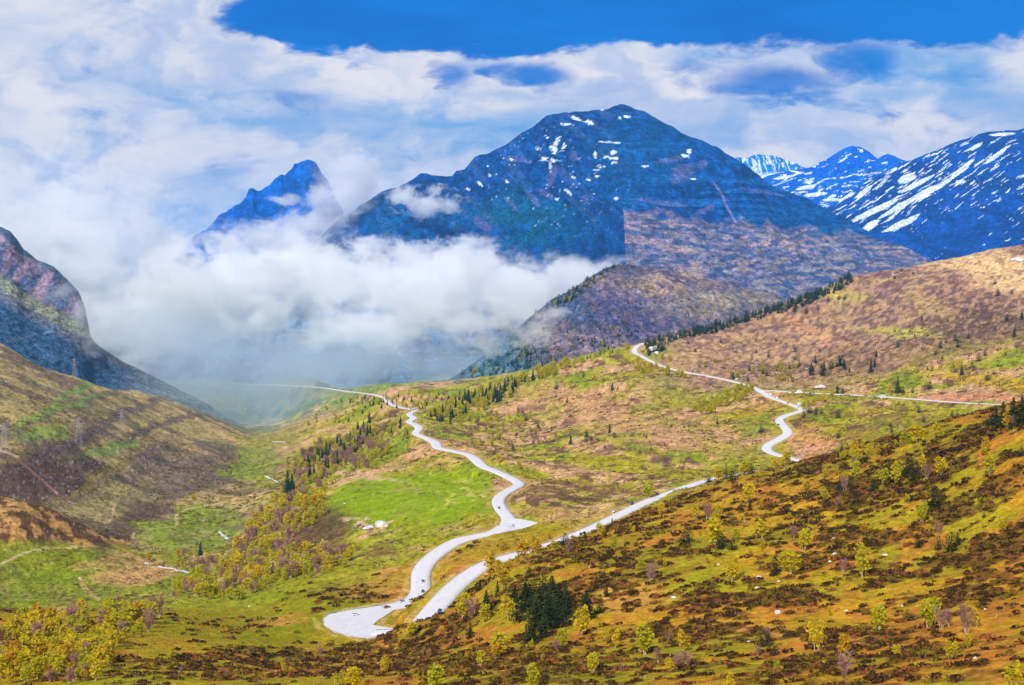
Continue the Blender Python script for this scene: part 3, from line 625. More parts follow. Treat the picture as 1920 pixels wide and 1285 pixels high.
def col_right(PX,PY,X,Y,Z,S):
    C=np.empty(X.shape+(3,)); C[:]=lin((2,56,126)); n=fbm(X/160,Z/120,251,5)
    mixc(C,sst(n,.5,.62)*.5,lin((4,74,166))); mixc(C,sst(n,.45,.35)*.5,lin((0,52,120)))
    s=streaks(PX,PY,32,24,2.7,255); dens=ell(PX,PY,1640,375,180,60,25,.7)*.10+ell(PX,PY,1560,350,100,36,20,.6)*.05+ell(PX,PY,1800,300,200,50,-15,.6)*.03-sst(PY,390,470)*.07
    mixc(C,sst(s+dens,.725,.745),SNOW)
    for q in [(1720,345,38,5,28),(1700,335,20,8,20),(1760,350,60,4,33),(1700,380,70,5,30),(1640,395,50,6,26),(1580,370,26,6,22),(1690,420,40,6,24),(1880,252,26,3,4),(1830,275,14,4,30),(1560,345,22,6,8),(1620,360,20,5,40),(1800,320,40,4,40),(1870,290,30,4,36),(1630,425,24,7,34)]:
        mixc(C,sst(ell(PX,PY,*q,.6)*.7+s*.55,.62,.70),SNOW)
    return C
rt=mountain('mountain',[(1500,420),(1560,385),(1620,345),(1660,322),(1700,303),(1750,284),(1800,265),(1830,254),(1850,248),(1880,246),(1905,246),(1920,241),(2000,228),(2150,240),(2350,300)],
    [(1500,8600),(1920,9000),(2350,9000)],[(1500,560,7400),(1920,540,6400),(2350,560,6000)],[(0,0),(.5,.42),(1,1)],90,col_right,nu=620,ns=320,seed=91,jag=2.5,gull=.5)
tag(rt,'broad blue mountain with diagonal snow streaks at the right edge','mountain')
def col_mid(PX,PY,X,Y,Z,S):
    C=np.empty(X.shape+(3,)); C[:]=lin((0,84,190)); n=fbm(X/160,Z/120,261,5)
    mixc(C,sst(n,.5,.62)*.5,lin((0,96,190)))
    s=streaks(PX,PY,14,16,3.2,265); dens=ell(PX,PY,1500,355,90,26,8,.7)*.12+ell(PX,PY,1620,400,90,30,20,.6)*.06
    mixc(C,sst(s+dens,.70,.72),SNOW)
    for q in [(1470,333,24,3,8),(1510,352,22,4,10),(1530,365,24,4,8),(1560,375,20,3,0),(1615,283,4,3,0),(1580,300,10,2,30),(1490,322,12,2,-10),(1600,385,16,4,30)]: mixc(C,sst(ell(PX,PY,*q,.6)*.7+s*.55,.62,.70),SNOW)
    return C
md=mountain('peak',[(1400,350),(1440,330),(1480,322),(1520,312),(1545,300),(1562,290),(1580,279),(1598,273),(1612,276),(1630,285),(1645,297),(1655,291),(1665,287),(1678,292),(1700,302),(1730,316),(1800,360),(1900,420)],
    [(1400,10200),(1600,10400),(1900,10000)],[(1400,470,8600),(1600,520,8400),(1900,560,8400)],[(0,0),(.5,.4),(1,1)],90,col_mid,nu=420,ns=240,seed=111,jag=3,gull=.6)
tag(md,'pointed blue twin summit with snow fields between the two big mountains','mountain')
def col_tiny(PX,PY,X,Y,Z,S):
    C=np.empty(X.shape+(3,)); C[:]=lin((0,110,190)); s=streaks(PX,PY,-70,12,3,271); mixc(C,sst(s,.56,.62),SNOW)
    mixc(C,ell(PX,PY,1450,332,60,7,4,.6),SNOW); return C
ty=mountain('peak',[(1330,320),(1370,298),(1382,293),(1400,294),(1412,290),(1425,289),(1440,292),(1455,293),(1470,300),(1485,304),(1500,311),(1540,318),(1600,340)],
    [(1330,13500),(1600,13500)],[(1330,400,12000),(1600,420,12000)],[(0,0),(1,1)],120,col_tiny,nu=280,ns=100,seed=131,jag=6)
tag(ty,'small faraway snowy rock crest just right of the central peak','mountain')
# ---------------------------------------------------------------- roads
M_road=mat_pr('pale asphalt',(.61,.59,.62),.85,.15); vary(M_road,.25,.07)
M_line=mat_pr('road paint',(.85,.85,.85),.6)
def ribbon(name,Pc,mat,dz=.12,skirt=True,scale=1.):
    P=Pc; t=np.gradient(P[:,:2],axis=0); t/=np.linalg.norm(t,axis=1)[:,None]; n=np.c_[-t[:,1],t[:,0]]
    hw=(P[:,3]*scale/2)[:,None]; ks=[-1,-.5,0,.5,1]; rows=[]
    for k in ks: rows.append(np.c_[P[:,:2]+n*hw*k,P[:,2]+dz+ (1-k*k)*.06])
    rows=[np.c_[rows[0][:,:2],rows[0][:,2]-1.2]]+rows+[np.c_[rows[-1][:,:2],rows[-1][:,2]-1.2]]
    V=np.stack(rows,1); return mesh_np(name,V.reshape(-1,3),grid_faces(len(P),len(rows))[:,::-1],mat)
def polymesh(name,P,mat,dz):
    bm=bmesh.new(); A=np.c_[P[:,0],P[:,1],np.ones(len(P))]; c=np.linalg.lstsq(A,P[:,2],rcond=None)[0]
    vs=[bm.verts.new((p[0],p[1],c[0]*p[0]+c[1]*p[1]+c[2]+dz)) for p in P]; f=bm.faces.new(vs)
    if f.normal.z<0: f.normal_flip()
    r=bmesh.ops.extrude_face_region(bm,geom=[f]); 
    for g in r['geom']:
        if isinstance(g,bmesh.types.BMVert): g.co.z-=1.0
    bmesh.ops.triangulate(bm,faces=bm.faces[:]); bmesh.ops.recalc_face_normals(bm,faces=bm.faces[:])
    me=bpy.data.meshes.new(name); bm.to_mesh(me); bm.free(); me.materials.append(mat); o=bpy.data.objects.new(name,me); COL.objects.link(o); return o
for k,Rr in ROADS.items(): tag(ribbon('road',Rr,M_road,dz=.12+.03*list(ROADS).index(k)),kind='structure')
tag(polymesh('road',HAIRP,M_road,.02),kind='structure'); tag(polymesh('road',PULL,M_road,.03),kind='structure')
# ---------------------------------------------------------------- guard rails
M_steel=mat_pr('galvanised steel',(.5,.5,.52),.45,.5); vary(M_steel,2,.1)
M_wood=mat_pr('weathered wood',(.35,.22,.14),.9)
def rail(P,label):
    V=[];Fc=[]
    P=np.asarray(P); t=np.gradient(P[:,:2],axis=0); t/=np.linalg.norm(t,axis=1)[:,None]; n=np.c_[-t[:,1],t[:,0]]
    prof=[(0,.5),(.07,.55),(.0,.62),(.07,.7),(0,.78),(-.06,.78),(-.06,.5)]
    V=np.stack([np.c_[P[:,:2]+n*a,P[:,2]+b] for a,b in prof],1); k=len(prof)
    i=np.arange(len(P)*k).reshape(len(P),k); i=np.c_[i,i[:,:1]]
    Fq=np.stack([i[:-1,:-1],i[1:,:-1],i[1:,1:],i[:-1,1:]],-1).reshape(-1,4)
    root=bpy.data.objects.new('guard_rail',None); root.location=(0,0,0); COL.objects.link(root); tag(root,label,'guard rail')
    mesh_np('rail',V.reshape(-1,3),Fq,M_steel,parent=root)
    first=None
    for p in P[::4]:
        if first is None:
            first=box('post',.12,.12,1.1,M_steel); first.parent=root; first.location=(p[0],p[1],p[2]-.3)
        else:
            q=first.copy(); COL.objects.link(q); q.parent=root; q.location=(p[0],p[1],p[2]-.3)
    return root
def box(name,sx,sy,sz,mat,z0=0,bev=0):
    bm=bmesh.new(); bmesh.ops.create_cube(bm,size=1)
    for v in bm.verts: v.co=Vector((v.co.x*sx,v.co.y*sy,(v.co.z+.5)*sz+z0))
    if bev: bmesh.ops.bevel(bm,geom=bm.edges[:],offset=bev,segments=2,affect='EDGES')
    me=bpy.data.meshes.new(name); bm.to_mesh(me); bm.free(); me.materials.append(mat); o=bpy.data.objects.new(name,me); COL.objects.link(o); return o
def offset(Rr,side,extra=.4,a=0.,b=1.):
    Rr=Rr[int(len(Rr)*a):int(len(Rr)*b)]; t=np.gradient(Rr[:,:2],axis=0); t/=np.linalg.norm(t,axis=1)[:,None]; n=np.c_[-t[:,1],t[:,0]]
    q=Rr[:,:2]+n*side*(Rr[:,3:4]/2+extra); return np.c_[q,Rr[:,2]]
hp=HAIRP[[4,3,2,1,0,16,15,14,13,12]]; cpt=hp.mean(0); hp=np.c_[catmull(np.c_[hp+(hp-cpt)*.015,np.ones(len(hp))],2)][:,:3]
rail(hp,'steel guard rail curving round the outside of the near hairpin bend')
rail(offset(ROADS['LOW'],1,.5,.0,.62),'steel guard rail on the left side of the lower road leg above the hairpin')
rail(offset(ROADS['UP'],1,.5,.12,.5),'long steel guard rail on the valley side of the upper road leg')
rail(offset(ROADS['LOW2'],-1,.5,.05,.30),'steel guard rail beside the road below the small lay-by')
# ---------------------------------------------------------------- tree building blocks
def quads(cen,size,rng,flat=.0,elong=1.):
    """leaf clumps: one randomly turned quad each, as vertices and faces"""
    n=len(cen); a=rng.normal(size=(n,3)); a[:,2]*=(1-flat); a/=np.linalg.norm(a,axis=1)[:,None]
    b=np.cross(a,rng.normal(size=(n,3))); b/=np.linalg.norm(b,axis=1)[:,None]
    s=np.asarray(size)[:,None]*(.7+.6*rng.random((n,1)))
    a=a*s*elong; b=b*s*.8
    V=np.stack([cen-a-b*.6,cen+a*.2-b,cen+a+b*.5,cen-a*.3+b],1).reshape(-1,3)
    return V,np.arange(4*n).reshape(n,4)
def tube(p0,p1,r0,r1,k=5):
    p0=np.array(p0,float);p1=np.array(p1,float);d=p1-p0;d/=np.linalg.norm(d);a=np.cross(d,[.31,.9,.2]);a/=np.linalg.norm(a);b=np.cross(d,a)
    t=np.linspace(0,2*math.pi,k,endpoint=False); c=np.outer(np.cos(t),a)+np.outer(np.sin(t),b)
    V=np.vstack([p0+c*r0,p1+c*r1]); Fq=[(i,(i+1)%k,(i+1)%k+k,i+k) for i in range(k)]
    return V,np.array(Fq)
class Acc:
    def __init__(s): s.V=[];s.F=[];s.M=[];s.n=0
    def add(s,vf,m=0): v,f=vf; s.V.append(v); s.F.append(f+s.n); s.M+= [m]*len(f); s.n+=len(v)
    def get(s): return np.vstack(s.V),np.vstack(s.F),s.M
def leafmat(name,c,c2,scale=.6,trans=.25):
    """foliage: two tones mixed by noise and by the individual tree"""
    m=bpy.data.materials.new(name); m.use_nodes=True; nt=m.node_tree; b=NB(nt); p=nt.nodes['Principled BSDF']
    p.inputs['Roughness'].default_value=.8; p.inputs['Specular IOR Level'].default_value=.15
    oi=b.n('ShaderNodeObjectInfo'); tc=b.n('ShaderNodeTexCoord')
    n=b.noise(tc.outputs['Object'],scale,3,.6)
    f=b.m('ADD',b.m('MULTIPLY',b.m('SUBTRACT',n,.5),1.6),b.m('MULTIPLY',oi.outputs['Random'],.9),clamp=True)
    col=b.mix(f,tuple(c)+(1,),tuple(c2)+(1,)); nt.links.new(col,p.inputs['Base Color'])
    tr=b.n('ShaderNodeBsdfTranslucent'); nt.links.new(col,tr.inputs[0]); mx=b.n('ShaderNodeMixShader'); mx.inputs[0].default_value=trans
    nt.links.new(p.outputs[0],mx.inputs[1]); nt.links.new(tr.outputs[0],mx.inputs[2]); nt.links.new(mx.outputs[0],nt.nodes['Material Output'].inputs[0])
    return m
M_birch=leafmat('birch leaves',lin((216,190,26)),lin((176,178,28)),.5,.45)
M_gold=leafmat('golden leaves',lin((206,160,26)),lin((204,186,28)),.5,.45)
M_bare=leafmat('bare violet twigs',lin((176,130,126)),lin((160,124,92)),.5,.1)
M_con=leafmat('dark needles',lin((34,46,18)),lin((62,66,18)),.6,.05)
M_conb=leafmat('distant needles',lin((26,58,50)),lin((50,66,40)),.6,.05)
M_bark=mat_pr('pale birch bark',(.55,.47,.36),.9); vary(M_bark,3,.35)
M_dark=mat_pr('dark bark',(.09,.065,.05),.95); vary(M_dark,3,.3)
def t_birch(seed,gold=False):
    """crown and stems of a birch one metre high; multi-stemmed"""
    rng=np.random.default_rng(seed); T=Acc(); k=rng.integers(2,5); cen=[]; siz=[]
    for i in range(k):
        a=rng.random()*6.28; r=.02+.05*rng.random(); lean=.10+.16*rng.random(); top=.62+.25*rng.random()
        p0=(math.cos(a)*r,math.sin(a)*r,-.04); p1=(math.cos(a)*lean,math.sin(a)*lean,top)
        pm=tuple(np.array(p0)*.5+np.array(p1)*.5+rng.normal(size=3)*.012)
        T.add(tube(p0,pm,.014,.010)); T.add(tube(pm,p1,.010,.003))
        for j in range(6):
            t=.35+.6*rng.random(); q=np.array(p0)*(1-t)+np.array(p1)*t; d=rng.normal(size=3)*.13; d[2]=abs(d[2])+.08; T.add(tube(q,q+d,.004,.0015,3))
        m=170; t=rng.beta(2,1.6,m); w=.22*np.sqrt(np.clip(1-((t-.45)/.62)**2,0.02,1))
        c=np.array(p0)+(np.array(p1)-np.array(p0))*t[:,None]*1.06; c[:,2]=.20+t*(top+.14-.20)
        d=rng.normal(size=(m,3)); d/=np.linalg.norm(d,axis=1)[:,None]; c+=d*w[:,None]*(.35+.65*rng.random((m,1))); cen.append(c); siz.append(np.full(m,.050))
    c=np.vstack(cen); s=np.concatenate(siz); keep=fbm(c[:,0]*9+seed,c[:,2]*9,seed,2)>.34
    return quads(c[keep],s[keep],rng),T.get()
def t_bare(seed):
    rng=np.random.default_rng(seed); T=Acc(); A=Acc(); k=rng.integers(3,6)
    for i in range(k):
        a=rng.random()*6.28; lean=.08+.20*rng.random(); p0=np.array((math.cos(a)*.03,math.sin(a)*.03,-.04)); p1=np.array((math.cos(a)*lean,math.sin(a)*lean,.8+.2*rng.random()))
        T.add(tube(p0,p1,.013,.003,4))
        for j in range(60):
            t=.25+.7*rng.random(); q=p0*(1-t)+p1*t; d=rng.normal(size=3)*.09; d[2]=.10+.12*rng.random(); A.add(tube(q,q+d,.010,.004,3))
    V,Fq,_=A.get(); return (V,Fq),T.get()
def t_con(seed,wide=.26,round_=False):
    rng=np.random.default_rng(seed); T=Acc(); T.add(tube((0,0,-.05),(0,0,.95),.02,.003,6)); cen=[]; siz=[]
    tiers=12
    for i in range(tiers):
        h=.08+.88*i/(tiers-1); w=wide*((1-h)**.8*1.05+.05) if not round_ else wide*math.sqrt(max(.05,1-((h-.42)/.58)**2))
        nb=int(7+ (1-h)*9)
        a0=rng.random()*6.28
        for j in range(nb):
            a=a0+j*6.283/nb+rng.normal()*.2; L=w*(.65+.5*rng.random()); 
            for r_ in (.35,.7,1.):
                cen.append((math.cos(a)*L*r_,math.sin(a)*L*r_,h-.05*r_+rng.normal()*.012)); siz.append(.04*(1.15-.35*r_)*(1.25-h*.6))
    for i in range(14): cen.append((rng.normal()*.008,rng.normal()*.008,.9+.1*rng.random())); siz.append(.014)
    return quads(np.array(cen),np.array(siz),rng,.4),T.get()
def protos(fn,n,leaf,bark,**k):
    out=[]
    for i in range(n):
        (V,Fq),(TV,TF,_)=fn(i*7+3,**k)
        a=bpy.data.meshes.new('crown');b=bpy.data.meshes.new('trunk')
        out.append(((V,Fq),(TV,TF)))
    return out
def mk(name,V,Fq,mats,midx=None):
    me=bpy.data.meshes.new(name); V=np.asarray(V,np.float32); me.vertices.add(len(V)); me.vertices.foreach_set('co',V.ravel())
    Fq=np.asarray(Fq,np.int32); k=Fq.shape[1]; me.loops.add(Fq.size); me.loops.foreach_set('vertex_index',Fq.ravel()); me.polygons.add(len(Fq)); me.polygons.foreach_set('loop_start',np.arange(0,Fq.size,k,dtype=np.int32))
    if midx is not None: me.polygons.foreach_set('material_index',np.asarray(midx,np.int32))
    for m in mats: me.materials.append(m)
    me.update(calc_edges=True); return me
KINDS={}
def reg(kind,objname,cat,fn,n,leaf,bark,**k):
    L=[]
    for i in range(n):
        (V,Fq),(TV,TF,_)=fn(i*7+3,**k)
        L.append(dict(crown=mk('crown',V,Fq,[leaf]),trunk=mk('trunk',TV,TF,[bark]),
                 whole=mk(objname,np.vstack([V,TV]),np.vstack([Fq,TF+len(V)]),[leaf,bark],[0]*len(Fq)+[1]*len(TF)),raw=(V,Fq)))
    KINDS[kind]=(objname,cat,L)
reg('birch','birch_tree','tree',t_birch,6,M_birch,M_bark)
reg('gold','birch_tree','tree',t_birch,4,M_gold,M_bark)
reg('bare','bare_tree','tree',t_bare,4,M_bare,M_bark)
reg('con','conifer_tree','tree',t_con,4,M_con,M_dark)
reg('pine','pine_tree','tree',t_con,3,M_con,M_dark,wide=.36,round_=True)
reg('conb','conifer_tree','tree',t_con,4,M_conb,M_dark,wide=.2)
reg('pineb','pine_tree','tree',t_con,3,M_conb,M_dark,wide=.36,round_=True)
TREES=[]; rngT=random.Random(11)
def plant(kind,x,y,z,h,label,group=None,parts=True,wide=1.):
    name,cat,L=KINDS[kind]; P=rngT.choice(L); rot=rngT.random()*6.283; h*=1.28; s=(h*wide,h*wide,h)
    if parts:
        r=bpy.data.objects.new(name,None); COL.objects.link(r)
        for k in ('trunk','crown'):
            c=bpy.data.objects.new(k,P[k]); COL.objects.link(c); c.parent=r
    else:
        r=bpy.data.objects.new(name,P['whole']); COL.objects.link(r)
    r.location=(x,y,z); r.scale=s; r.rotation_euler=(0,0,rot); tag(r,label,cat,group); TREES.append((x,y,h)); return r
def at(px,py,y0=None,y1=None):
    return G.hit(px,py,y0,y1)
# hand-placed trees of the near slope: kind, base pixel, height in pixels, label, width
HAND=[
('birch',1210,1228,48,'broad yellow-green birch at the bottom, left of the orange bare strip',1.2),('birch',1152,1216,32,'small yellow-green birch left of the broad one at the bottom',1),('birch',936,1232,42,'round yellow birch below the dark conifer clump',1.1),
('birch',955,1160,40,'slender-stemmed yellow birch against the left side of the conifer clump',1.1),('birch',905,1168,34,'yellow birch at the left foot of the conifer clump',1.2),('birch',1092,1192,42,'yellow birch with pale stems below the pair of cypress-like conifers',1),
('birch',1055,1215,30,'low yellow birch between the conifer clump and the bottom edge',1.2),('gold',1282,1222,32,'faded golden birch right of the broad yellow-green one',1),('bare',1585,1268,38,'bare violet-grey shrub tree with fanned stems at the bottom right',1.3),
('birch',1530,1222,48,'yellow birch left above the bare violet shrub tree',.9),('gold',1580,1235,42,'golden birch standing right behind the bare violet shrub tree',.9),('birch',1646,1184,44,'full yellow-green birch on the lower right slope',1.),('birch',1742,1176,46,'golden-green birch just left of the pink bare tree',1.),
('bare',1812,1190,46,'tall pinkish bare birch with pale stem on the lower right slope',1.),('bare',1765,1180,34,'faint bare tree between the golden-green birch and the pink one',1.),('bare',1780,1176,28,'small bare tree close to the pink bare birch',1.),('gold',1832,1176,30,'small golden tree right of the pink bare birch',1.),
('birch',1618,1082,52,'tall yellow birch with a dark shrub at its foot on the right slope',.8),('bare',1581,1075,22,'short purple bare tree left of the tall yellow birch',.8),('birch',1506,1034,38,'yellow birch with pale stems left of the two white rocks',1.),('birch',1485,1076,38,'golden-green birch right of the dark juniper on the slope',1.1),
('gold',1466,1072,28,'small golden tree beside the dark juniper on the slope',1.),('birch',1345,1022,44,'big bright yellow birch right of the round dark pine',1.25),('birch',1430,1010,28,'yellow birch upslope of the dark juniper',1.1),('birch',1375,1090,36,'pale yellow birch above the field of dark heath',1.),
('bare',1220,1092,30,'pale violet bare tree alone among the heath',1.),('birch',1204,1077,22,'small yellow bush tree behind the violet bare tree',1.),('birch',1728,980,30,'small pointed yellow birch in the middle of the right slope',.8),('birch',1680,908,32,'pointed yellow birch near the crest of the right slope',.9),
('birch',1760,895,32,'yellow birch with light stems high on the right slope',1.),('bare',1738,902,26,'faint bare tree left of the yellow birch high on the right slope',1.),('birch',1655,910,28,'yellow birch left of the pointed one near the crest',1.),('birch',1730,880,22,'small yellow birch on the crest line',1.),
('birch',1857,890,30,'yellow birch near the right edge under the crest',1.),('gold',1848,852,26,'golden birch high near the right edge',1.),('birch',1880,1000,26,'small yellow birch near the right edge',.8),('birch',1548,940,22,'low yellow bush right of the dark pine on the crest',1.3),('birch',1605,900,26,'low yellow birch behind the crest pines',1.2),
('bare',1583,922,24,'bare birch between two small dark pines',1.),('birch',1405,945,34,'yellow-orange birch beside a dark pine pair upslope',1.1),('birch',1240,965,20,'small yellow birch on the grass slope below the upper road',1.),('birch',1304,975,20,'small yellow birch right of the grass slope',1.),
('bare',1326,975,26,'pale violet bare tree on the upper slope',1.),('birch',1345,978,24,'yellow birch beside the pale violet bare tree on the upper slope',1.),('birch',1150,1035,26,'yellow birch near the left end of the heath slope',1.),('bare',1067,1038,24,'small violet bare tree below the upper road',1.),
('birch',1215,935,26,'yellow birch standing in front of the upper road between two cars',1.),('birch',1130,1010,24,'yellow bush tree on the bank under the upper road',1.4),('birch',1346,905,26,'yellow birch at the far end of the upper road',1.1),('birch',1393,893,24,'yellow-orange birch beside the dark pine at the end of the upper road',1.1),
('birch',1372,900,20,'small yellow birch between the pines at the end of the upper road',1.),('birch',1470,886,32,'yellow birch on the crest below the double bend',1.),('birch',1455,880,20,'small yellow bush tree on the crest below the double bend',1.1),('gold',985,1052,34,'golden birch above the bend of the upper road leg',1.4),
('gold',1005,1040,24,'small golden birch between the two road legs',1.3),('birch',1040,1035,20,'small yellow birch below the upper road near the dark bush',1.3),('gold',925,1085,38,'golden birch right of the upper road leg',1.2),('gold',945,1100,34,'golden birch thicket below the golden one beside the upper road leg',1.3),
('birch',868,1160,40,'yellow birch at the roadside right of the navy car',1.2),('bare',885,1160,32,'orange-brown bare tree behind the roadside birch',1.),('birch',770,1192,22,'golden bush tree in front of the hidden bend between the road ends',1.6),('bare',925,1060,22,'thin bare birch at the edge of the upper road leg',.7),
('birch',720,1262,28,'yellow birch on the bottom slope below the hairpin',1.),('birch',820,1290,40,'broad yellow birch crown cut by the bottom edge',1.3),('birch',665,1290,34,'yellow-green birch crown at the bottom edge left of centre',1.4),('birch',640,1290,26,'low yellow birch at the bottom edge left of centre',1.3),
('birch',900,1250,28,'small yellow birch near the bottom below the conifer clump',1.),('birch',1000,1290,40,'yellow birch rising from the bottom edge at the centre',1.),('birch',1110,1262,34,'yellow-green birch near the bottom right of centre',1.),('bare',1118,1258,26,'twiggy brown tree beside the birch near the bottom',1.),
('birch',1370,1290,24,'small yellow birch cut by the bottom edge',1.),('birch',1900,1285,40,'golden birch in the bottom right corner',1.2),('birch',1780,1235,30,'low yellow birch above the bottom right corner',1.2),('birch',1815,1215,22,'small yellow birch right of the low one',1.),
# conifers
('pine',1022,1150,40,'rounded dark pine in the heart of the clump',1.5),('pine',1040,1165,40,'rounded dark pine right of the heart of the clump',1.4),('con',1005,1178,44,'dark conifer in the lower middle of the clump',1.5),('pine',1018,1112,30,'dark round pine topping the clump',1.5),('con',1062,1155,40,'dark conifer on the right shoulder of the clump',1.4),('pine',988,1122,30,'dark round pine on the left shoulder of the clump',1.4),
('con',998,1205,41,'tall dark conifer in front at the foot of the clump',1.56),('con',1030,1180,52,'dark conifer in the middle of the clump',1.56),('con',1010,1160,49,'dark conifer near the top of the clump',1.69),('con',1048,1150,48,'dark conifer on the right of the clump top',1.69),('con',985,1145,43,'dark conifer on the upper left of the clump',1.69),
('con',1035,1125,38,'dark conifer at the back of the clump',1.69),('pine',1000,1125,33,'rounded dark pine at the back left of the clump',1.43),('pine',1055,1175,38,'rounded dark pine on the right flank of the clump',1.43),('con',965,1130,28,'small dark conifer at the left end of the clump',1.69),('con',1020,1195,39,'dark conifer low in the clump',1.3),
('con',1060,1130,30,'dark conifer at the right end of the clump back row',1.69),('pine',975,1165,30,'rounded pine low on the left of the clump',1.56),('con',1100,1162,46,'olive conifer of the pair right of the clump',1.3),('pine',1125,1150,30,'slim rounded dark pine right of the olive conifer',.7),('con',1138,1120,22,'thin small conifer on the orange strip',.6),
('con',912,1152,38,'narrow dark conifer left of the clump',1.17),('con',933,1118,24,'small dark conifer above the narrow one',.9),('con',900,1108,18,'little dark conifer beside the upper road leg',1.),('con',882,1198,26,'small dark conifer below the navy car',1.),('pine',992,1083,16,'small round dark pine above the clump',1.3),
('pine',1090,1168,26,'olive bushy pine at the foot of the olive conifer',1.),('pine',1287,1018,24,'round dark pine alone left of the big yellow birch',1.5),('pine',1352,1030,26,'olive brown pine at the foot of the big yellow birch',1.1),('pine',1374,1032,20,'dark spiky pine right of the big yellow birch',1.3),
('pine',1453,1080,30,'slim dark juniper standing in the heath',.9),('pine',1432,1212,26,'round black-green bush at the lower right of the heath',1.7),('pine',1722,1028,20,'dark bell-shaped pine alone on the right slope',1.1),('pine',1760,1032,22,'dark pine just left of the cluster on the right slope',1.),('pine',1783,1036,32,'largest dark pine of the cluster on the right slope',1.1),
('con',1795,1024,22,'small dark pine behind the cluster on the right slope',1.),('pine',1754,953,32,'broad dark pine high on the right slope',1.5),('pine',1719,902,26,'dark pine under the crest left of the golden birches',1.2),('pine',1706,890,22,'dark wide pine on the crest',1.8),('pine',1672,905,28,'dark pine left of the pointed yellow birch',.8),
('pine',1605,950,24,'small dark bushy pine on the upper right slope',1.1),('pine',1640,922,18,'dark low pine under the crest',1.5),('pine',1513,937,28,'dark oval pine on the left part of the crest',1.),('pine',1575,920,22,'left of the two small dark pines beside the bare birch',1.),('pine',1593,918,20,'right of the two small dark pines beside the bare birch',1.),
('con',1406,958,20,'dark pine of the pair upslope of the big yellow birch',1.),('pine',1390,960,14,'little dark pine of the pair upslope of the big yellow birch',1.2),('pine',1408,890,18,'dark round pine at the far end of the upper road',1.3),('pine',1374,902,16,'wide dark shrub pine before the far end of the upper road',2.),('pine',1360,900,16,'dark shrub pine at the roadside near the far end',1.5),
('pine',1329,905,12,'small dark shrub at the verge of the upper road',1.5),('pine',1059,1024,20,'dark round bush at the edge of the upper road',1.2),('con',1148,988,14,'small dark spruce under the upper road',1.),('con',1097,1013,14,'dark little spruce at the road bank',.9),
('pine',1738,1016,0,'',1),
('con',1899,800,44,'dark conifer on the right edge crest, tallest of the group',1.2),('con',1880,800,38,'dark conifer in the group at the right edge crest',1.2),('con',1915,800,46,'dark conifer cut by the right edge on the crest',1.3),('con',1867,800,30,'leftmost dark conifer of the group at the right edge crest',1.2),
('pine',1857,800,24,'dark rounded pine left of the crest group at the right edge',1.2),('gold',1889,806,28,'orange-yellow birch in front of the crest conifers at the right edge',.9),('bare',1902,806,20,'violet bare shrub in front of the crest conifers',1.1),('pine',1915,856,16,'dark pine at the right edge under the crest group',1.3),
('birch',1722,832,32,'rounded yellow birch behind the crest',1.3),('birch',1758,818,22,'smaller yellow birch right of the rounded one behind the crest',1.1),('birch',1700,834,22,'yellow birch low behind the crest',1.4),('birch',1500,1000,0,'',1),
]
for k,px,py,hp_,lab,wd in HAND:
    if not hp_: continue
    p=at(px,min(py,1284),None,1000)
    if p is None: p=at(px,py)
    if py>1284:      # foot is below the frame
        p2=at(px,1284); x,y,z=ray(px,py); Yv=p2[1]*.97; p=(x/y*Yv,Yv,float(G.z(x/y*Yv,Yv)))
    plant(k,p[0],p[1],p[2]-.1,hp_*p[1]/2300,lab,None,True,wd)
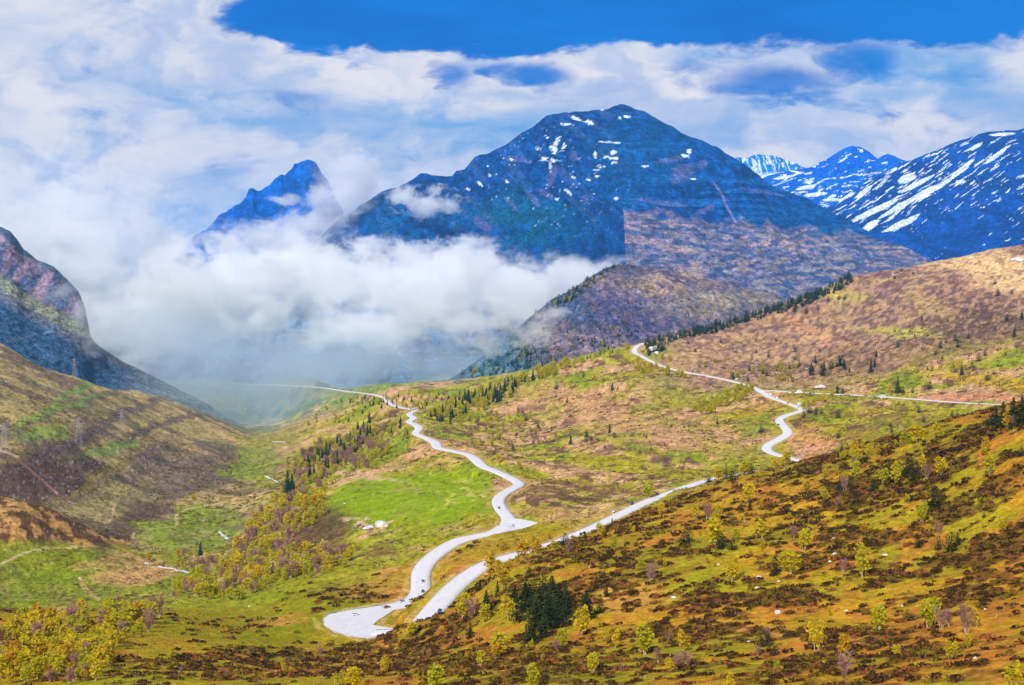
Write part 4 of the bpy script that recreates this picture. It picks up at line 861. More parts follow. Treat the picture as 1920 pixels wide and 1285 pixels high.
# middle-distance trees given one by one: kind, px, py, height px
MIDT=[
('pineb',1723,775,10,'lone dark pine on the green below the side road'),('con',1683,738,26,'tall dark conifer beside the small white hut'),('pineb',1693,738,12,'dark bush conifer right of the tall one by the hut'),('pineb',1743,730,13,'round dark pine above the side road'),('pineb',1711,737,8,'tiny dark pine right of the hut'),
('birch',1667,738,16,'yellow birch right beside the white hut'),('conb',1633,700,22,'dark double conifer above the hut slope'),('conb',1640,690,14,'upper of the double conifers above the hut slope'),('conb',1643,670,12,'small conifer high above the hut'),('con',1570,738,14,'dark conifer left of the white rock pile road'),
('pineb',1580,738,10,'dark small pine just above the side road'),('pineb',1571,784,14,'dark pine below the side road in the scrub'),('birch',1797,700,22,'tall yellow birch in a pair on the heath slope'),('birch',1785,700,16,'pale birch left in the pair on the heath slope'),('con',1803,704,16,'dark pine hugging the tall yellow birch on the heath'),
('birch',1823,692,14,'yellow birch right of the pair on the heath slope'),('pineb',1852,714,14,'dark pine near the green patch high on the right'),('pineb',1835,678,14,'dark round pine on the heath near the right'),('pineb',1847,668,11,'smaller dark pine above the round one at the right'),('conb',1902,632,16,'dark conifer on the heath at the far right'),
('pineb',1888,602,10,'small dark pine at the upper right heath'),('pineb',1870,556,12,'dark pine on the upper right heath'),('pineb',1897,552,8,'small pine right of the dark one on the upper heath'),('pineb',1866,533,8,'little pine below the pale hilltop'),('conb',1916,600,16,'dark conifer cut by the right edge of the heath'),
('pineb',1796,652,12,'dark pine in the middle of the right heath'),('pineb',1792,640,12,'dark pine just above its twin on the right heath'),('pineb',1763,653,11,'left dark pine of the row on the right heath'),('pineb',1755,666,8,'small dark pine below the row on the right heath'),('pineb',1816,635,9,'dark small pine right of the twin on the heath'),
('pineb',1774,643,7,'tiny pine between the twin and the left one'),('pineb',1683,652,12,'dark bush pine in the centre of the heath slope'),('pineb',1715,633,5,'tiny dark shrub pine on the heath slope'),('pineb',1677,524,8,'dark pine with pale rocks on the ridge'),('pineb',1712,515,6,'small pine near the ridge top'),
('pineb',1690,510,5,'small ridge pine above the rocky one'),('pineb',1553,566,9,'dark pine on the yellow patch under the ridge'),('pineb',1584,562,8,'right dark pine under the ridge wood'),('pineb',1573,562,6,'tiny dark pine under the ridge wood'),('pineb',1490,585,11,'spreading dark pine below the ridge wood'),('pineb',1512,588,8,'dark bush below the ridge wood'),
('pineb',1534,582,6,'tiny dark pine beside the ridge bush'),('conb',1529,682,13,'dark conifer on top of the roadside thicket'),('pineb',1290,645,6,'tiny dark pine on the lower left of the heath slope'),('pineb',1352,643,6,'little dark pine left on the heath slope'),('pineb',1304,660,6,'small dark pine below the tiny one on the heath'),
('pineb',1441,670,8,'dark pine in the middle of the lower heath'),('pineb',1418,662,7,'small dark pine left in the lower heath'),('pineb',1491,660,8,'dark pine near the thicket on the lower heath'),('birch',1320,690,11,'round yellow bush tree beside the road at the rock cutting'),('birch',1240,676,12,'yellow bush tree inside the road shoulder bend'),('birch',1255,680,12,'second yellow bush tree inside the road shoulder bend'),
('conb',1148,733,14,'dark spruce alone on the pink slope left of the road shoulder'),('pineb',1158,731,6,'tiny pine beside the lone spruce'),('pineb',1094,707,9,'dark pine near the left end of the shoulder slope'),('pineb',1043,730,12,'dark pine on the upper middle slope'),('pineb',1043,746,7,'small dark pine below the upper middle one'),
('conb',1063,756,9,'small dark spruce on the pink slope'),('pineb',986,790,9,'round dark pine near the yellow thicket'),('pineb',1009,806,10,'round dark pine in the middle slope scrub'),('pineb',968,818,8,'small dark pine above the lower road bend'),('conb',962,846,12,'dark small spruce above the pale rocks beside the road'),
('pineb',1427,811,12,'dark pine left of the double bend'),('conb',1345,796,10,'dark small spruce in the middle grass slope'),('conb',1143,812,14,'dark spruce on the slope above the meadow road'),('pineb',1100,820,12,'dark pine in the row above the meadow road'),('conb',1070,834,16,'dark narrow conifer at the left of the row'),
('pineb',1099,830,10,'dark bush pine low in the row'),('pineb',1109,828,9,'dark pine at the right of the row'),('pineb',1122,828,7,'small dark pine right of the row'),('pineb',1152,821,8,'dark shrub pine right of the spruce'),('pineb',1212,822,6,'small dark shrub tree on the brown slope'),('pineb',1221,845,6,'tiny shrub tree on the pink slope'),('pineb',1200,850,6,'tiny shrub tree left on the pink slope'),
('conb',540,937,44,'tall blue-green spruce at the edge of the stream wood'),('conb',548,925,30,'second blue-green spruce behind the tall one'),('conb',376,1042,22,'lone dark spruce on the valley meadow'),('con',534,1062,20,'dark spruce among the golden birches of the near wood'),('con',512,1078,20,'dark spruce at the left edge of the near wood'),
('conb',734,818,14,'blue-green spruce left of the valley road'),('conb',751,794,12,'pale blue-green spruce beside the narrow bends'),('con',545,1068,14,'small dark spruce at the near wood margin'),
('birch',935,870,16,'round yellow bush tree above the lower road'),('birch',975,880,14,'yellow bush tree right of the round one above the lower road'),('birch',965,802,16,'bright yellow birch in the slope scrub'),('birch',1250,790,7,'small yellow bush alone on the grass slope'),('birch',980,800,14,'yellow birch right of the bright one in the slope scrub'),
('birch',1505,768,14,'yellow birch left of the pines at the road bend'),('pineb',1518,775,14,'dark pine at the road bend'),('pineb',1530,778,12,'dark round pine right at the road bend'),('pineb',1540,776,10,'small dark pine furthest right at the road bend'),('pineb',1507,784,12,'dark bush below the road bend'),('birch',1525,762,14,'yellow birch behind the pines at the road bend'),('birch',1545,756,16,'bright yellow birch upslope of the road bend'),('birch',1560,750,12,'small yellow birch furthest right above the road bend')]
for k,px,py,hp_,lab in MIDT:
    p=at(px,py,900)
    if p: plant(k,p[0],p[1],p[2]-.1,hp_*p[1]/2300,lab,None,hp_>=14)
# ---------------------------------------------------------------- woods and thickets
def inpix(px,py,poly):
    c=False;n=len(poly)
    for i in range(n):
        x1,y1=poly[i];x2,y2=poly[(i+1)%n]
        if (y1>py)!=(y2>py) and px<(x2-x1)*(py-y1)/(y2-y1)+x1: c=not c
    return c
BANDS=[ # phrase, outline, kinds, number, height in pixels, distance window
('the wood along the valley stream',[(322,1122),(335,1090),(430,1062),(455,1012),(490,965),(540,925),(600,932),(618,958),(578,996),(515,1028),(600,1040),(660,1050),(640,1072),(520,1092),(440,1130)],{'birch':8,'gold':1,'bare':3},420,19,(900,2000)),
('the thicket in the bottom left corner',[(0,1180),(90,1165),(230,1150),(300,1150),(290,1185),(215,1225),(190,1284),(0,1284)],{'birch':7,'gold':2,'bare':2},170,28,(380,800)),
('the scrub left of the meadow stream',[(270,1055),(340,1045),(440,1040),(430,1070),(330,1075)],{'bare':3,'gold':2,'birch':1},22,16,(900,1700)),
('the wooded slope above the stream',[(525,960),(540,880),(600,835),(700,815),(730,850),(700,880),(620,890),(590,930),(560,940)],{'birch':7,'bare':2},300,15,(1300,2800)),
('the spruce line above the stream',[(535,945),(545,900),(620,840),(690,790),(705,800),(690,835),(620,880),(575,925)],{'conb':1},56,19,(1300,3000)),
('the trees beside the narrow valley bends',[(640,825),(690,785),(760,775),(765,800),(770,830),(700,830)],{'birch':3,'conb':1},32,11,(1300,3200)),
('the tree belt on the valley ridge',[(800,785),(860,745),(950,722),(1000,702),(1060,682),(1100,668),(1105,680),(1030,712),(960,745),(900,775),(840,800)],{'birch':4,'conb':1},150,15,(1500,3200)),
('the spruces on the valley ridge',[(862,765),(900,738),(960,718),(1010,700),(1020,708),(970,735),(920,762),(880,775)],{'conb':1},30,17,(1500,3200)),
('the scrub beside the valley road',[(850,800),(930,775),(1010,780),(1030,830),(960,860),(900,850)],{'birch':3,'bare':1},70,11,(1300,2600)),
('the slanting yellow thicket',[(1285,788),(1300,768),(1395,728),(1425,728),(1400,752),(1330,778)],{'birch':1},55,15,(1500,2500)),
('the yellow row under the road shoulder',[(1165,690),(1180,674),(1230,690),(1290,702),(1290,712),(1220,704)],{'birch':1},40,12,(1800,2800)),
('the rim of the road shoulder',[(1095,672),(1150,652),(1190,640),(1195,648),(1150,668),(1100,682)],{'birch':3,'conb':1},20,9,(1800,2800)),
('the dark wood along the right-hand ridge',[(1205,642),(1300,612),(1400,588),(1500,560),(1560,536),(1592,519),(1600,530),(1570,548),(1500,578),(1400,606),(1330,628),(1260,640),(1240,664),(1215,668)],{'conb':1,'pineb':3},430,8.5,(2300,3200)),
('the dark thicket by the road junction',[(1512,704),(1520,690),(1560,686),(1600,684),(1600,700),(1560,706),(1530,708)],{'con':2,'pine':1},16,14,(1600,2600)),
('the scrub behind the road junction',[(1350,712),(1400,690),(1500,685),(1505,718),(1450,722),(1400,716)],{'birch':4,'pineb':1},50,10,(1600,2600)),
('the yellow bushes above the side road',[(1440,735),(1560,742),(1560,765),(1530,768),(1500,752)],{'birch':1},8,10,(1500,2500)),
('the bushes behind the near crest',[(1540,868),(1600,845),(1700,815),(1760,805),(1700,838),(1600,868)],{'birch':3,'gold':2},20,18,(600,1400)),
('the bushes between the two road legs',[(905,1045),(990,1012),(1050,1008),(1000,1038),(940,1075)],{'gold':2,'birch':1},12,18,(620,1100)),
('the small golden trees on the near slope',[(1040,1030),(1350,930),(1600,880),(1900,830),(1910,1000),(1500,1060),(1300,1080),(1100,1150)],{'birch':3,'gold':2,'bare':1},34,17,(400,1000)),
('the bushes on the bottom slope',[(900,1200),(1400,1150),(1900,1120),(1900,1280),(900,1280)],{'birch':3,'gold':2,'bare':2},22,20,(250,700)),
('the shrubs below the near hairpin',[(330,1240),(640,1215),(900,1200),(900,1270),(330,1280)],{'bare':1,'gold':1},14,16,(350,800)),
('the dark junipers on the near slope',[(1000,1080),(1300,960),(1600,900),(1900,860),(1900,1240),(1300,1240)],{'pine':1},30,9,(250,900)),
('the dark shrub pines of the grass slope',[(1000,870),(1200,800),(1400,790),(1440,830),(1280,850),(1050,880)],{'pineb':1},16,6,(1100,2300)),
('the dark pines of the right heath',[(1300,660),(1600,590),(1900,540),(1900,690),(1600,700),(1400,690)],{'pineb':1},34,6,(1500,3000)),
('the green slope right of the double bend',[(1560,790),(1880,765),(1860,790),(1700,810),(1580,850)],{'birch':1,'pineb':1},16,9,(900,1900)),
('the bare wood on the left slope foot',[(300,985),(350,900),(430,850),(470,860),(440,930),(380,950)],{'bare':2,'birch':1},20,9,(1500,2700)),
]
cand=[]; rb=random.Random(5)
for bi,(ph,poly,kinds,n,hp_,yw) in enumerate(BANDS):
    xs=[p[0] for p in poly]; ys=[p[1] for p in poly]; ks=list(kinds); ws=list(kinds.values()); got=0; tries=0
    while got<n and tries<n*30:
        tries+=1; px=rb.uniform(min(xs),max(xs)); py=rb.uniform(min(ys),max(ys))
        if not inpix(px,py,poly): continue
        h=at(px,py,yw[0]*.6,yw[1]*1.3)
        if h is None or not yw[0]<h[1]<yw[1]: continue
        fu=(h[0]/h[1]-U0)/(U1-U0)*(NU-1); fl=(math.log(h[1])-L0)/(L1-L0)*(NL-1)
        if RD[int(fu),int(fl)]<4.5: continue
        k=rb.choices(ks,ws)[0]; hh=hp_*rb.uniform(.6,1.25)
        tx=(px-min(xs))/(max(xs)-min(xs)); ty=(py-min(ys))/(max(ys)-min(ys))
        cand.append([hh,k,h,ph,tx,ty,hp_]); got+=1
cand.sort(key=lambda c:-c[0])
KW={'birch':'yellow birch','gold':'golden birch','bare':'bare tree','con':'dark conifer','conb':'blue-green conifer','pine':'rounded dark pine','pineb':'rounded dark pine'}
count={}
for o in bpy.data.objects:
    if o.get('category')=='tree' : b_=o.name.split('.')[0]; count[b_]=count.get(b_,0)+1
rest=[]
for hh,k,h,ph,tx,ty,hp_ in cand:
    nm=KINDS[k][0]
    if count.get(nm,0)>=292: rest.append((hh,k,h)); continue
    count[nm]=count.get(nm,0)+1
    sz='tall' if hh>hp_*1.05 else ('small' if hh<hp_*.8 else 'middling')
    v=['far','upper','middle','lower','near'][min(4,int(ty*5))]; w=['left end','left part','centre','right part','right end'][min(4,int(tx*5))]
    plant(k,h[0],h[1],h[2]-.1,hh*h[1]/2300,f'{sz} {KW[k]}, {v} {w} of {ph}',ph,hh>=15,1.25 if k in('birch','gold','bare') else 1.)
def merged(name,items,label):
    for key in ('leafy','dark'):
        pass
    V=[];F=[];M=[];n=0;mats=[M_birch,M_con,M_bare,M_conb,M_gold,M_dark]; mi={'birch':0,'gold':4,'bare':2,'con':1,'conb':3,'pine':1,'pineb':3}
    for hh,k,h in items:
        v,f=rb.choice(KINDS[k][2])['raw']; s=hh*h[1]/2300; a=rb.random()*6.28; c,si=math.cos(a),math.sin(a)
        q=np.c_[(v[:,0]*c-v[:,1]*si)*s*1.1+h[0],(v[:,0]*si+v[:,1]*c)*s*1.1+h[1],v[:,2]*s+h[2]]
        V.append(q);F.append(f+n);M+=[mi[k]]*len(f);n+=len(q)
    return tag(mesh_np(name,np.vstack(V),np.vstack(F),mats,midx=M),label,None,None,'stuff') if V else None
if rest: merged('undergrowth',rest,'mass of small leafy trees and bushes filling the woods')
# far-off wood on the dark hill and the hazy slope
from mathutils.bvhtree import BVHTree
def bvh(o):
    me=o.data; v=np.empty(len(me.vertices)*3,np.float32); me.vertices.foreach_get('co',v); f=np.empty(len(me.loops),np.int32); me.loops.foreach_get('vertex_index',f)
    return BVHTree.FromPolygons([tuple(a) for a in v.reshape(-1,3).tolist()],f.reshape(-1,4).tolist())
B_hill=bvh(hl)
far=[]
HP=[([(1000,592),(1050,552),(1130,503),(1160,500),(1120,530),(1060,575),(1020,600)],120,8),([(960,690),(1000,600),(1100,610),(1200,620),(1150,655),(1060,680)],130,7),([(1050,600),(1150,560),(1300,560),(1350,610),(1200,640)],90,5),([(780,760),(860,705),(980,640),(1060,680),(900,740)],150,9)]
for poly,n,hp_ in HP:
    xs=[p[0] for p in poly]; ys=[p[1] for p in poly]; g_=0; t_=0
    while g_<n and t_<n*30:
        t_+=1; px=rb.uniform(min(xs),max(xs)); py=rb.uniform(min(ys),max(ys))
        if not inpix(px,py,poly): continue
        d=Vector(ray(px,py)).normalized(); loc,nn,ii,dd=B_hill.ray_cast(Vector((0,0,0)),d)
        if loc is None: continue
        far.append((hp_*rb.uniform(.6,1.3),rb.choice(['conb','conb','pineb']) if rb.random()<.8 else 'birch',(loc.x,loc.y,loc.z-.5))); g_+=1
for poly,n,hp_,kk in [([(600,760),(700,745),(800,740),(900,735),(800,770),(740,770)],80,9,['conb','birch']),([(560,800),(600,770),(700,765),(640,800)],30,8,['birch','conb'])]:
    xs=[p[0] for p in poly]; ys=[p[1] for p in poly]; g_=0; t_=0
    while g_<n and t_<n*20:
        t_+=1; px=rb.uniform(min(xs),max(xs)); py=rb.uniform(min(ys),max(ys))
        if not inpix(px,py,poly): continue
        h=at(px,py,2300)
        if h is None: continue
        far.append((hp_*rb.uniform(.6,1.3),rb.choice(kk),h)); g_+=1
merged('distant_wood',far,'far-off mixed wood on the hazy slopes and dark hill')
# ---------------------------------------------------------------- dwarf shrub heath of the near slope
rng=np.random.default_rng(3)
wgt=(HEATH*(RD>9)*(1-.4*sst(GY,520,780))*(GY<1080)*(GPY<1330)*(GPX>-60)*(GPX<1980)*GY**2).ravel(); wgt/=wgt.sum()
NS=10000; ii=rng.choice(len(wgt),NS,p=wgt)
sx=GX.ravel()[ii];sy=GY.ravel()[ii]; sx=sx+rng.normal(size=NS)*.8; sy=sy+rng.normal(size=NS)*.8; sz=G.z(sx,sy)
rad=rng.uniform(.8,2.3,NS)*np.clip(sy/520,.8,1.35); hei=rng.uniform(.35,.65,NS)*rad*.9; K=24
def shrubs(name,idx,mat):
    n=len(idx); d=rng.normal(size=(n,K,3)); d[...,2]=np.abs(d[...,2])*.9+.05; d/=np.linalg.norm(d,axis=2)[...,None]
    c=np.empty((n,K,3)); r=rad[idx][:,None]*(.6+.45*rng.random((n,K))); c[...,0]=sx[idx][:,None]+d[...,0]*r*1.25; c[...,1]=sy[idx][:,None]+d[...,1]*r*.8; c[...,2]=sz[idx][:,None]+d[...,2]*hei[idx][:,None]*1.1
    V,F_=quads(c.reshape(-1,3),np.repeat(rad[idx]*.30,K),rng,.15)
    return tag(mesh_np(name,V,F_,mat),None,None,None,'stuff')
def shrubmat(name,c,c2):
    m=leafmat(name,c,c2,.06,.1); nt=m.node_tree
    return m
sel=rng.random(NS)
shrubs('heath_shrubs',np.nonzero(sel<.55)[0],shrubmat('dark heath',lin((64,44,18)),lin((104,72,26))))
shrubs('heath_shrubs',np.nonzero((sel>=.55)&(sel<.86))[0],shrubmat('olive heath',lin((78,62,18)),lin((116,94,22))))
shrubs('heath_shrubs',np.nonzero(sel>=.86)[0],shrubmat('red-brown heath',lin((136,82,40)),lin((156,100,48))))
wm=(sst(fbm(GX/GY*120,np.log(GY)*110,151,4),.5,.62)*(GY>900)*(GY<2300)*(RD>7)*(GPX>-30)*(GPX<1950)*GY**1.0*(1-.9*ell(GPX,GPY,780,940,190,50))).ravel(); wm/=wm.sum(); ii=rng.choice(len(wm),15000,p=wm)
sx=GX.ravel()[ii]+rng.normal(size=15000)*2; sy=GY.ravel()[ii]+rng.normal(size=15000)*2; sz=G.z(sx,sy); rad=rng.uniform(.9,2.6,15000)*np.clip(sy/1300,.7,1.4); hei=rad*.55; K=9
sel=rng.random(15000)
shrubs('hillside_shrubs',np.nonzero(sel<.6)[0],shrubmat('brown scrub',lin((92,66,44)),lin((116,86,50))))
shrubs('hillside_shrubs',np.nonzero(sel>=.6)[0],shrubmat('green scrub',lin((96,98,36)),lin((178,164,44))))
# tussocks of yellow grass
wg=((1-HEATH)*(GY<900)*(GPY<1330)*(GPX>-60)*(GPX<1980)*(RD>4)*GY**2).ravel(); wg/=wg.sum(); ii=rng.choice(len(wg),26000,p=wg)
tx=GX.ravel()[ii]+rng.normal(size=len(ii))*.5; ty=GY.ravel()[ii]+rng.normal(size=len(ii))*.5; tz=G.z(tx,ty)
tsz=rng.uniform(.25,.6,len(ii))*np.clip(ty/450,.8,1.5)
Vg,Fg=quads(np.repeat(np.c_[tx,ty,tz+tsz*.25],5,axis=0)+rng.normal(size=(len(ii)*5,3))*np.repeat(tsz,5)[:,None]*np.array([.9,.6,.12]),np.repeat(tsz*.5,5),rng,.2)
tag(mesh_np('grass_tussocks',Vg,Fg,leafmat('tussock grass',lin((170,132,26)),lin((140,138,20)),.03,.2)),None,None,None,'stuff')
# ---------------------------------------------------------------- boulders
M_rock=mat_pr('pale granite',(.60,.54,.50),.9); vary(M_rock,1.2,.3,.1)
def rockmesh(seed):
    bm=bmesh.new(); bmesh.ops.create_icosphere(bm,subdivisions=3,radius=1); r=random.Random(seed); pl=[(Vector([r.gauss(0,1) for _ in range(3)]).normalized(),r.uniform(.55,.85)) for _ in range(9)]
    for v in bm.verts:
        for n_,d_ in pl:
            t=v.co.dot(n_)
            if t>d_: v.co-=n_*(t-d_)*.9
        v.co.z=v.co.z*.62+.2
    me=bpy.data.meshes.new('boulder'); bm.to_mesh(me); bm.free(); me.materials.append(M_rock); return me
RM=[rockmesh(i) for i in range(5)]
BOULD=[(1396,980,7,'pale flat boulder in the heath above the dark junipers'),(1347,1060,9,'grey boulder in the heath left of the dark-rimmed one'),(1423,1083,10,'white boulder set in a dark shrub rim'),(1419,1103,8,'small white boulder below the dark-rimmed one'),(1263,1121,11,'white egg-shaped boulder in the dark heath field'),
(1286,1114,6,'small white stone right of the egg-shaped boulder'),(1458,1150,20,'large slanting grey boulder on dark heath'),(1460,1091,6,'small pale stone right of the dark-rimmed boulder'),(1459,1174,6,'pinkish stone below the large slanting boulder'),(1405,1204,10,'flat violet-grey stone left of the round black-green bush'),
(1257,1230,7,'pale stone near the bottom left of the stony strip'),(1209,1270,4,'tiny white stone at the bottom'),(1566,1040,11,'white boulder, upper of the two white rocks'),(1556,1054,9,'white boulder, lower of the two white rocks'),(1659,1042,12,'white boulder alone left of the bell-shaped pine'),
(1829,1235,9,'grey-white stones near the bottom right'),(1870,1156,7,'pale stone at the dark shrubs on the right'),(1847,1143,6,'flat pale stone near the right edge'),(1692,1137,7,'low pale stone above the golden-green birch'),(1586,1146,8,'low violet stone on the yellow grass'),(1650,1139,6,'tiny pale stone on the yellow grass'),
(1563,1010,5,'small pale stone above the two white rocks'),(1105,1064,5,'small pale stone on the grass left of the heath'),(1236,1020,6,'small stone on the tan grass flush'),(1905,490,26,'long white rock slab on the pale hilltop'),(1677,517,9,'pale rock knob on the right-hand ridge'),(1226,655,22,'pale rock face in the road cutting at the shoulder'),
(1232,664,14,'lower pale rock in the road cutting at the shoulder'),(960,868,0,''),(1536,728,22,'white rock pile above the side road'),(1500,737,18,'pinkish spoil heap beside the side road'),(1382,712,8,'white stone beside the road before the junction'),(1512,692,6,'pale stone beside the dark thicket'),
(715,985,30,'white rock outcrop on the meadow bank'),(690,992,22,'pinkish rock outcrop left of the white one on the meadow bank'),(467,1138,5,'small white stone on the lower green'),(150,1085,6,'white stone on the left valley meadow'),(700,928,5,'pale stone cluster on the bright meadow'),(646,945,5,'left pale stone on the bright meadow'),(660,938,6,'pale stones at the upper left of the bright meadow')]
for i,(px,py,w_,lab) in enumerate(BOULD):
    if not w_: continue
    p=at(px,py,None,None)
    o=bpy.data.objects.new('boulder',RM[i%5]); s=w_*p[1]/2300/2; o.location=(p[0],p[1],p[2]-s*.1); o.scale=(s*1.1,s*.9,s*.85); o.rotation_euler=(0,0,i*1.3); COL.objects.link(o); tag(o,lab,'boulder')
# ---------------------------------------------------------------- cars
M_tyre=mat_pr('tyre rubber',(.02,.02,.02),.8); M_glass=mat_pr('dark car glass',(.02,.025,.035),.1,.6); M_lamp=mat_pr('lamp glass',(.7,.7,.65),.2,.5)
def bodymesh(name,secs,mat,w):
    """cross sections along the length: (x, z bottom, z shoulder, z top, half width at top / bottom)"""
    bm=bmesh.new(); rings=[]
    for x,zb,zs,zt,wt in secs:
        h=w/2; pts=[(-h*.92,zb),(-h,zb+.12),(-h,zs),(-wt,zt),(wt,zt),(h,zs),(h,zb+.12),(h*.92,zb)]
        rings.append([bm.verts.new((x,a,b_)) for a,b_ in pts])
    for a,b_ in zip(rings[:-1],rings[1:]):
        for i in range(8): bm.faces.new((a[i],a[(i+1)%8],b_[(i+1)%8],b_[i]))
    bm.faces.new(rings[0]); bm.faces.new(rings[-1][::-1]); bmesh.ops.recalc_face_normals(bm,faces=bm.faces[:])
    me=bpy.data.meshes.new(name); bm.to_mesh(me); bm.free(); me.materials.append(mat); return me
def make_car(style,paint):
    m=mat_pr(style+' paint',paint,.3,.5)
    root=bpy.data.objects.new('van' if style=='van' else 'car',None); COL.objects.link(root)
    def part(n,me,loc=(0,0,0),par=None):
        o=bpy.data.objects.new(n,me); COL.objects.link(o); o.parent=par or root; o.location=loc; return o
    if style=='van':
        L,w,wr=6.2,2.1,.38
        part('body',bodymesh('body',[(-3.1,.45,1.5,2.6,.9),(-3.0,.35,1.5,2.75,.95),(1.3,.35,1.5,2.75,.95),(1.9,.35,1.3,2.2,.85),(2.5,.35,1.15,1.35,.8),(3.0,.4,.95,1.05,.8),(3.1,.5,.8,.9,.75)],m,w))
        gl_=[('windscreen',(1.93,0,1.72),(.9,1.6,.05),R(55)),('side_window',(1.2,1.04,1.75),(1.1,.05,.6),0),('side_window',(1.2,-1.04,1.75),(1.1,.05,.6),0)]; ax=(-2.,2.1)
    else:
        L,w,wr=4.4,1.8,.33
        part('body',bodymesh('body',[(-2.2,.45,.75,.82,.7),(-2.1,.28,.85,.98,.78),(-1.2,.25,.9,1.02,.8),(.9,.25,.88,.98,.8),(1.9,.27,.78,.84,.75),(2.2,.42,.62,.68,.68)],m,w))
        cb=part('cabin',bodymesh('cabin',[(-1.95,.9,.95,1.0,.7),(-1.45,.9,1.0,1.42,.6),(.25,.9,1.0,1.46,.6),(1.1,.9,.93,.97,.7)],M_glass,w*.93))
        part('roof',bodymesh('roof',[(-1.4,1.40,1.42,1.45,.55),(-.5,1.44,1.47,1.50,.56),(.2,1.42,1.45,1.48,.55)],m,w*.70))
        gl_=[]; ax=(-1.35,1.4)
    for n,loc,sz_,ry in gl_:
        o=part(n,box_me(n,*sz_,M_glass),loc); o.rotation_euler=(0,ry,0)
    for x in ax:
        for y in (-1,1):
            wl=part('wheel',wheel_me(wr),(x,y*(w/2-.1),wr))
    for y in (-1,1):
        part('headlight',box_me('headlight',.06,.35,.16,M_lamp),(L/2-.05,y*w*.36,.68)); 
    return root
_c={}
def box_me(n,sx,sy,sz_,mat):
    k=(n,sx,sy,sz_)
    if k not in _c:
        bm=bmesh.new(); bmesh.ops.create_cube(bm,size=1)
        for v in bm.verts: v.co=Vector((v.co.x*sx,v.co.y*sy,v.co.z*sz_))
        bmesh.ops.bevel(bm,geom=bm.edges[:],offset=min(sx,sy,sz_)*.2,segments=1,affect='EDGES')
        me=bpy.data.meshes.new(n); bm.to_mesh(me); bm.free(); me.materials.append(mat); _c[k]=me
    return _c[k]
def wheel_me(r):
    if r not in _c:
        bm=bmesh.new(); bmesh.ops.create_cone(bm,cap_ends=True,segments=16,radius1=r,radius2=r,depth=.22,matrix=Matrix.Rotation(R(90),4,'X')); bmesh.ops.bevel(bm,geom=[e for e in bm.edges if len(e.link_faces)==2 and e.calc_face_angle(0)>1],offset=.04,segments=1,affect='EDGES')
        me=bpy.data.meshes.new('wheel'); bm.to_mesh(me); bm.free(); me.materials.append(M_tyre); _c[r]=me
    return _c[r]
WHT=(.8,.8,.8); DRK=(.03,.035,.05); NAVY=(.02,.04,.12); SIL=(.42,.46,.52); BLUE=(.02,.10,.32); RED=(.25,.08,.08)
CARS=[('car',667,1155,WHT,'white car driving round the near hairpin',0),('car',726,1142,RED,'maroon and dark car behind the white one near the hairpin',0),('car',753,1131,(.45,.55,.75),'pale silver-blue car at the guard rail before the hairpin',1),('car',793,1112,DRK,'dark car on the lower road leg, nearest of the two dark ones',0),
('car',793,1093,(.2,.2,.22),'grey car on the lower road leg, farther of the two dark ones',0),('car',824,1149,NAVY,'navy car on the upper road leg beside the hairpin',1),('car',936,955,DRK,'dark car on the road left of the small lay-by',0),('car',962,988,(.5,.48,.6),'pale lilac car parked in the small lay-by',0),
('car',1232,929,BLUE,'bright blue car on the upper road behind a yellow birch',1),('car',1185,947,NAVY,'dark blue car on the upper road between a blue and a white car',1),('car',1152,961,WHT,'white car on the upper road, lowest of its three',1),('car',1470,789,DRK,'dark car at the top of the double bend',0),
('car',1460,798,DRK,'dark car in the middle of the double bend',0),('car',1459,804,(.3,.3,.3),'small grey car below the dark one in the double bend',0),('van',1444,742,WHT,'white van just below the road junction',0),('van',1456,749,WHT,'second white van behind the first below the road junction',0),
('car',1477,758,NAVY,'dark blue car between the vans and the road bend',0),('car',1497,766,SIL,'silver car right at the road bend',0),('car',1457,727,DRK,'dark car parked beside the side road at the junction',1),('car',775,792,DRK,'tiny dark car on the narrow valley bends',0),('car',1506,770,(.4,.2,.15),'brown car beside the silver one at the road bend',0)]
allroad=np.vstack([np.c_[r[:,:3],np.gradient(r[:,:2],axis=0)] for r in ROADS.values()])
for st_,px,py,pc,lab,fl_ in CARS:
    p=at(px,py); d=np.hypot(allroad[:,0]-p[0],allroad[:,1]-p[1]); r=allroad[d.argmin()]
    o=make_car(st_,pc); o.location=(p[0],p[1],max(p[2]+.45,r[2]+.12 if d.min()<6 else -1e9)+.06); o.rotation_euler=(0,0,math.atan2(r[4],r[3])+(math.pi if fl_ else 0)); tag(o,lab,'van' if st_=='van' else 'car','vehicles on the pass road')
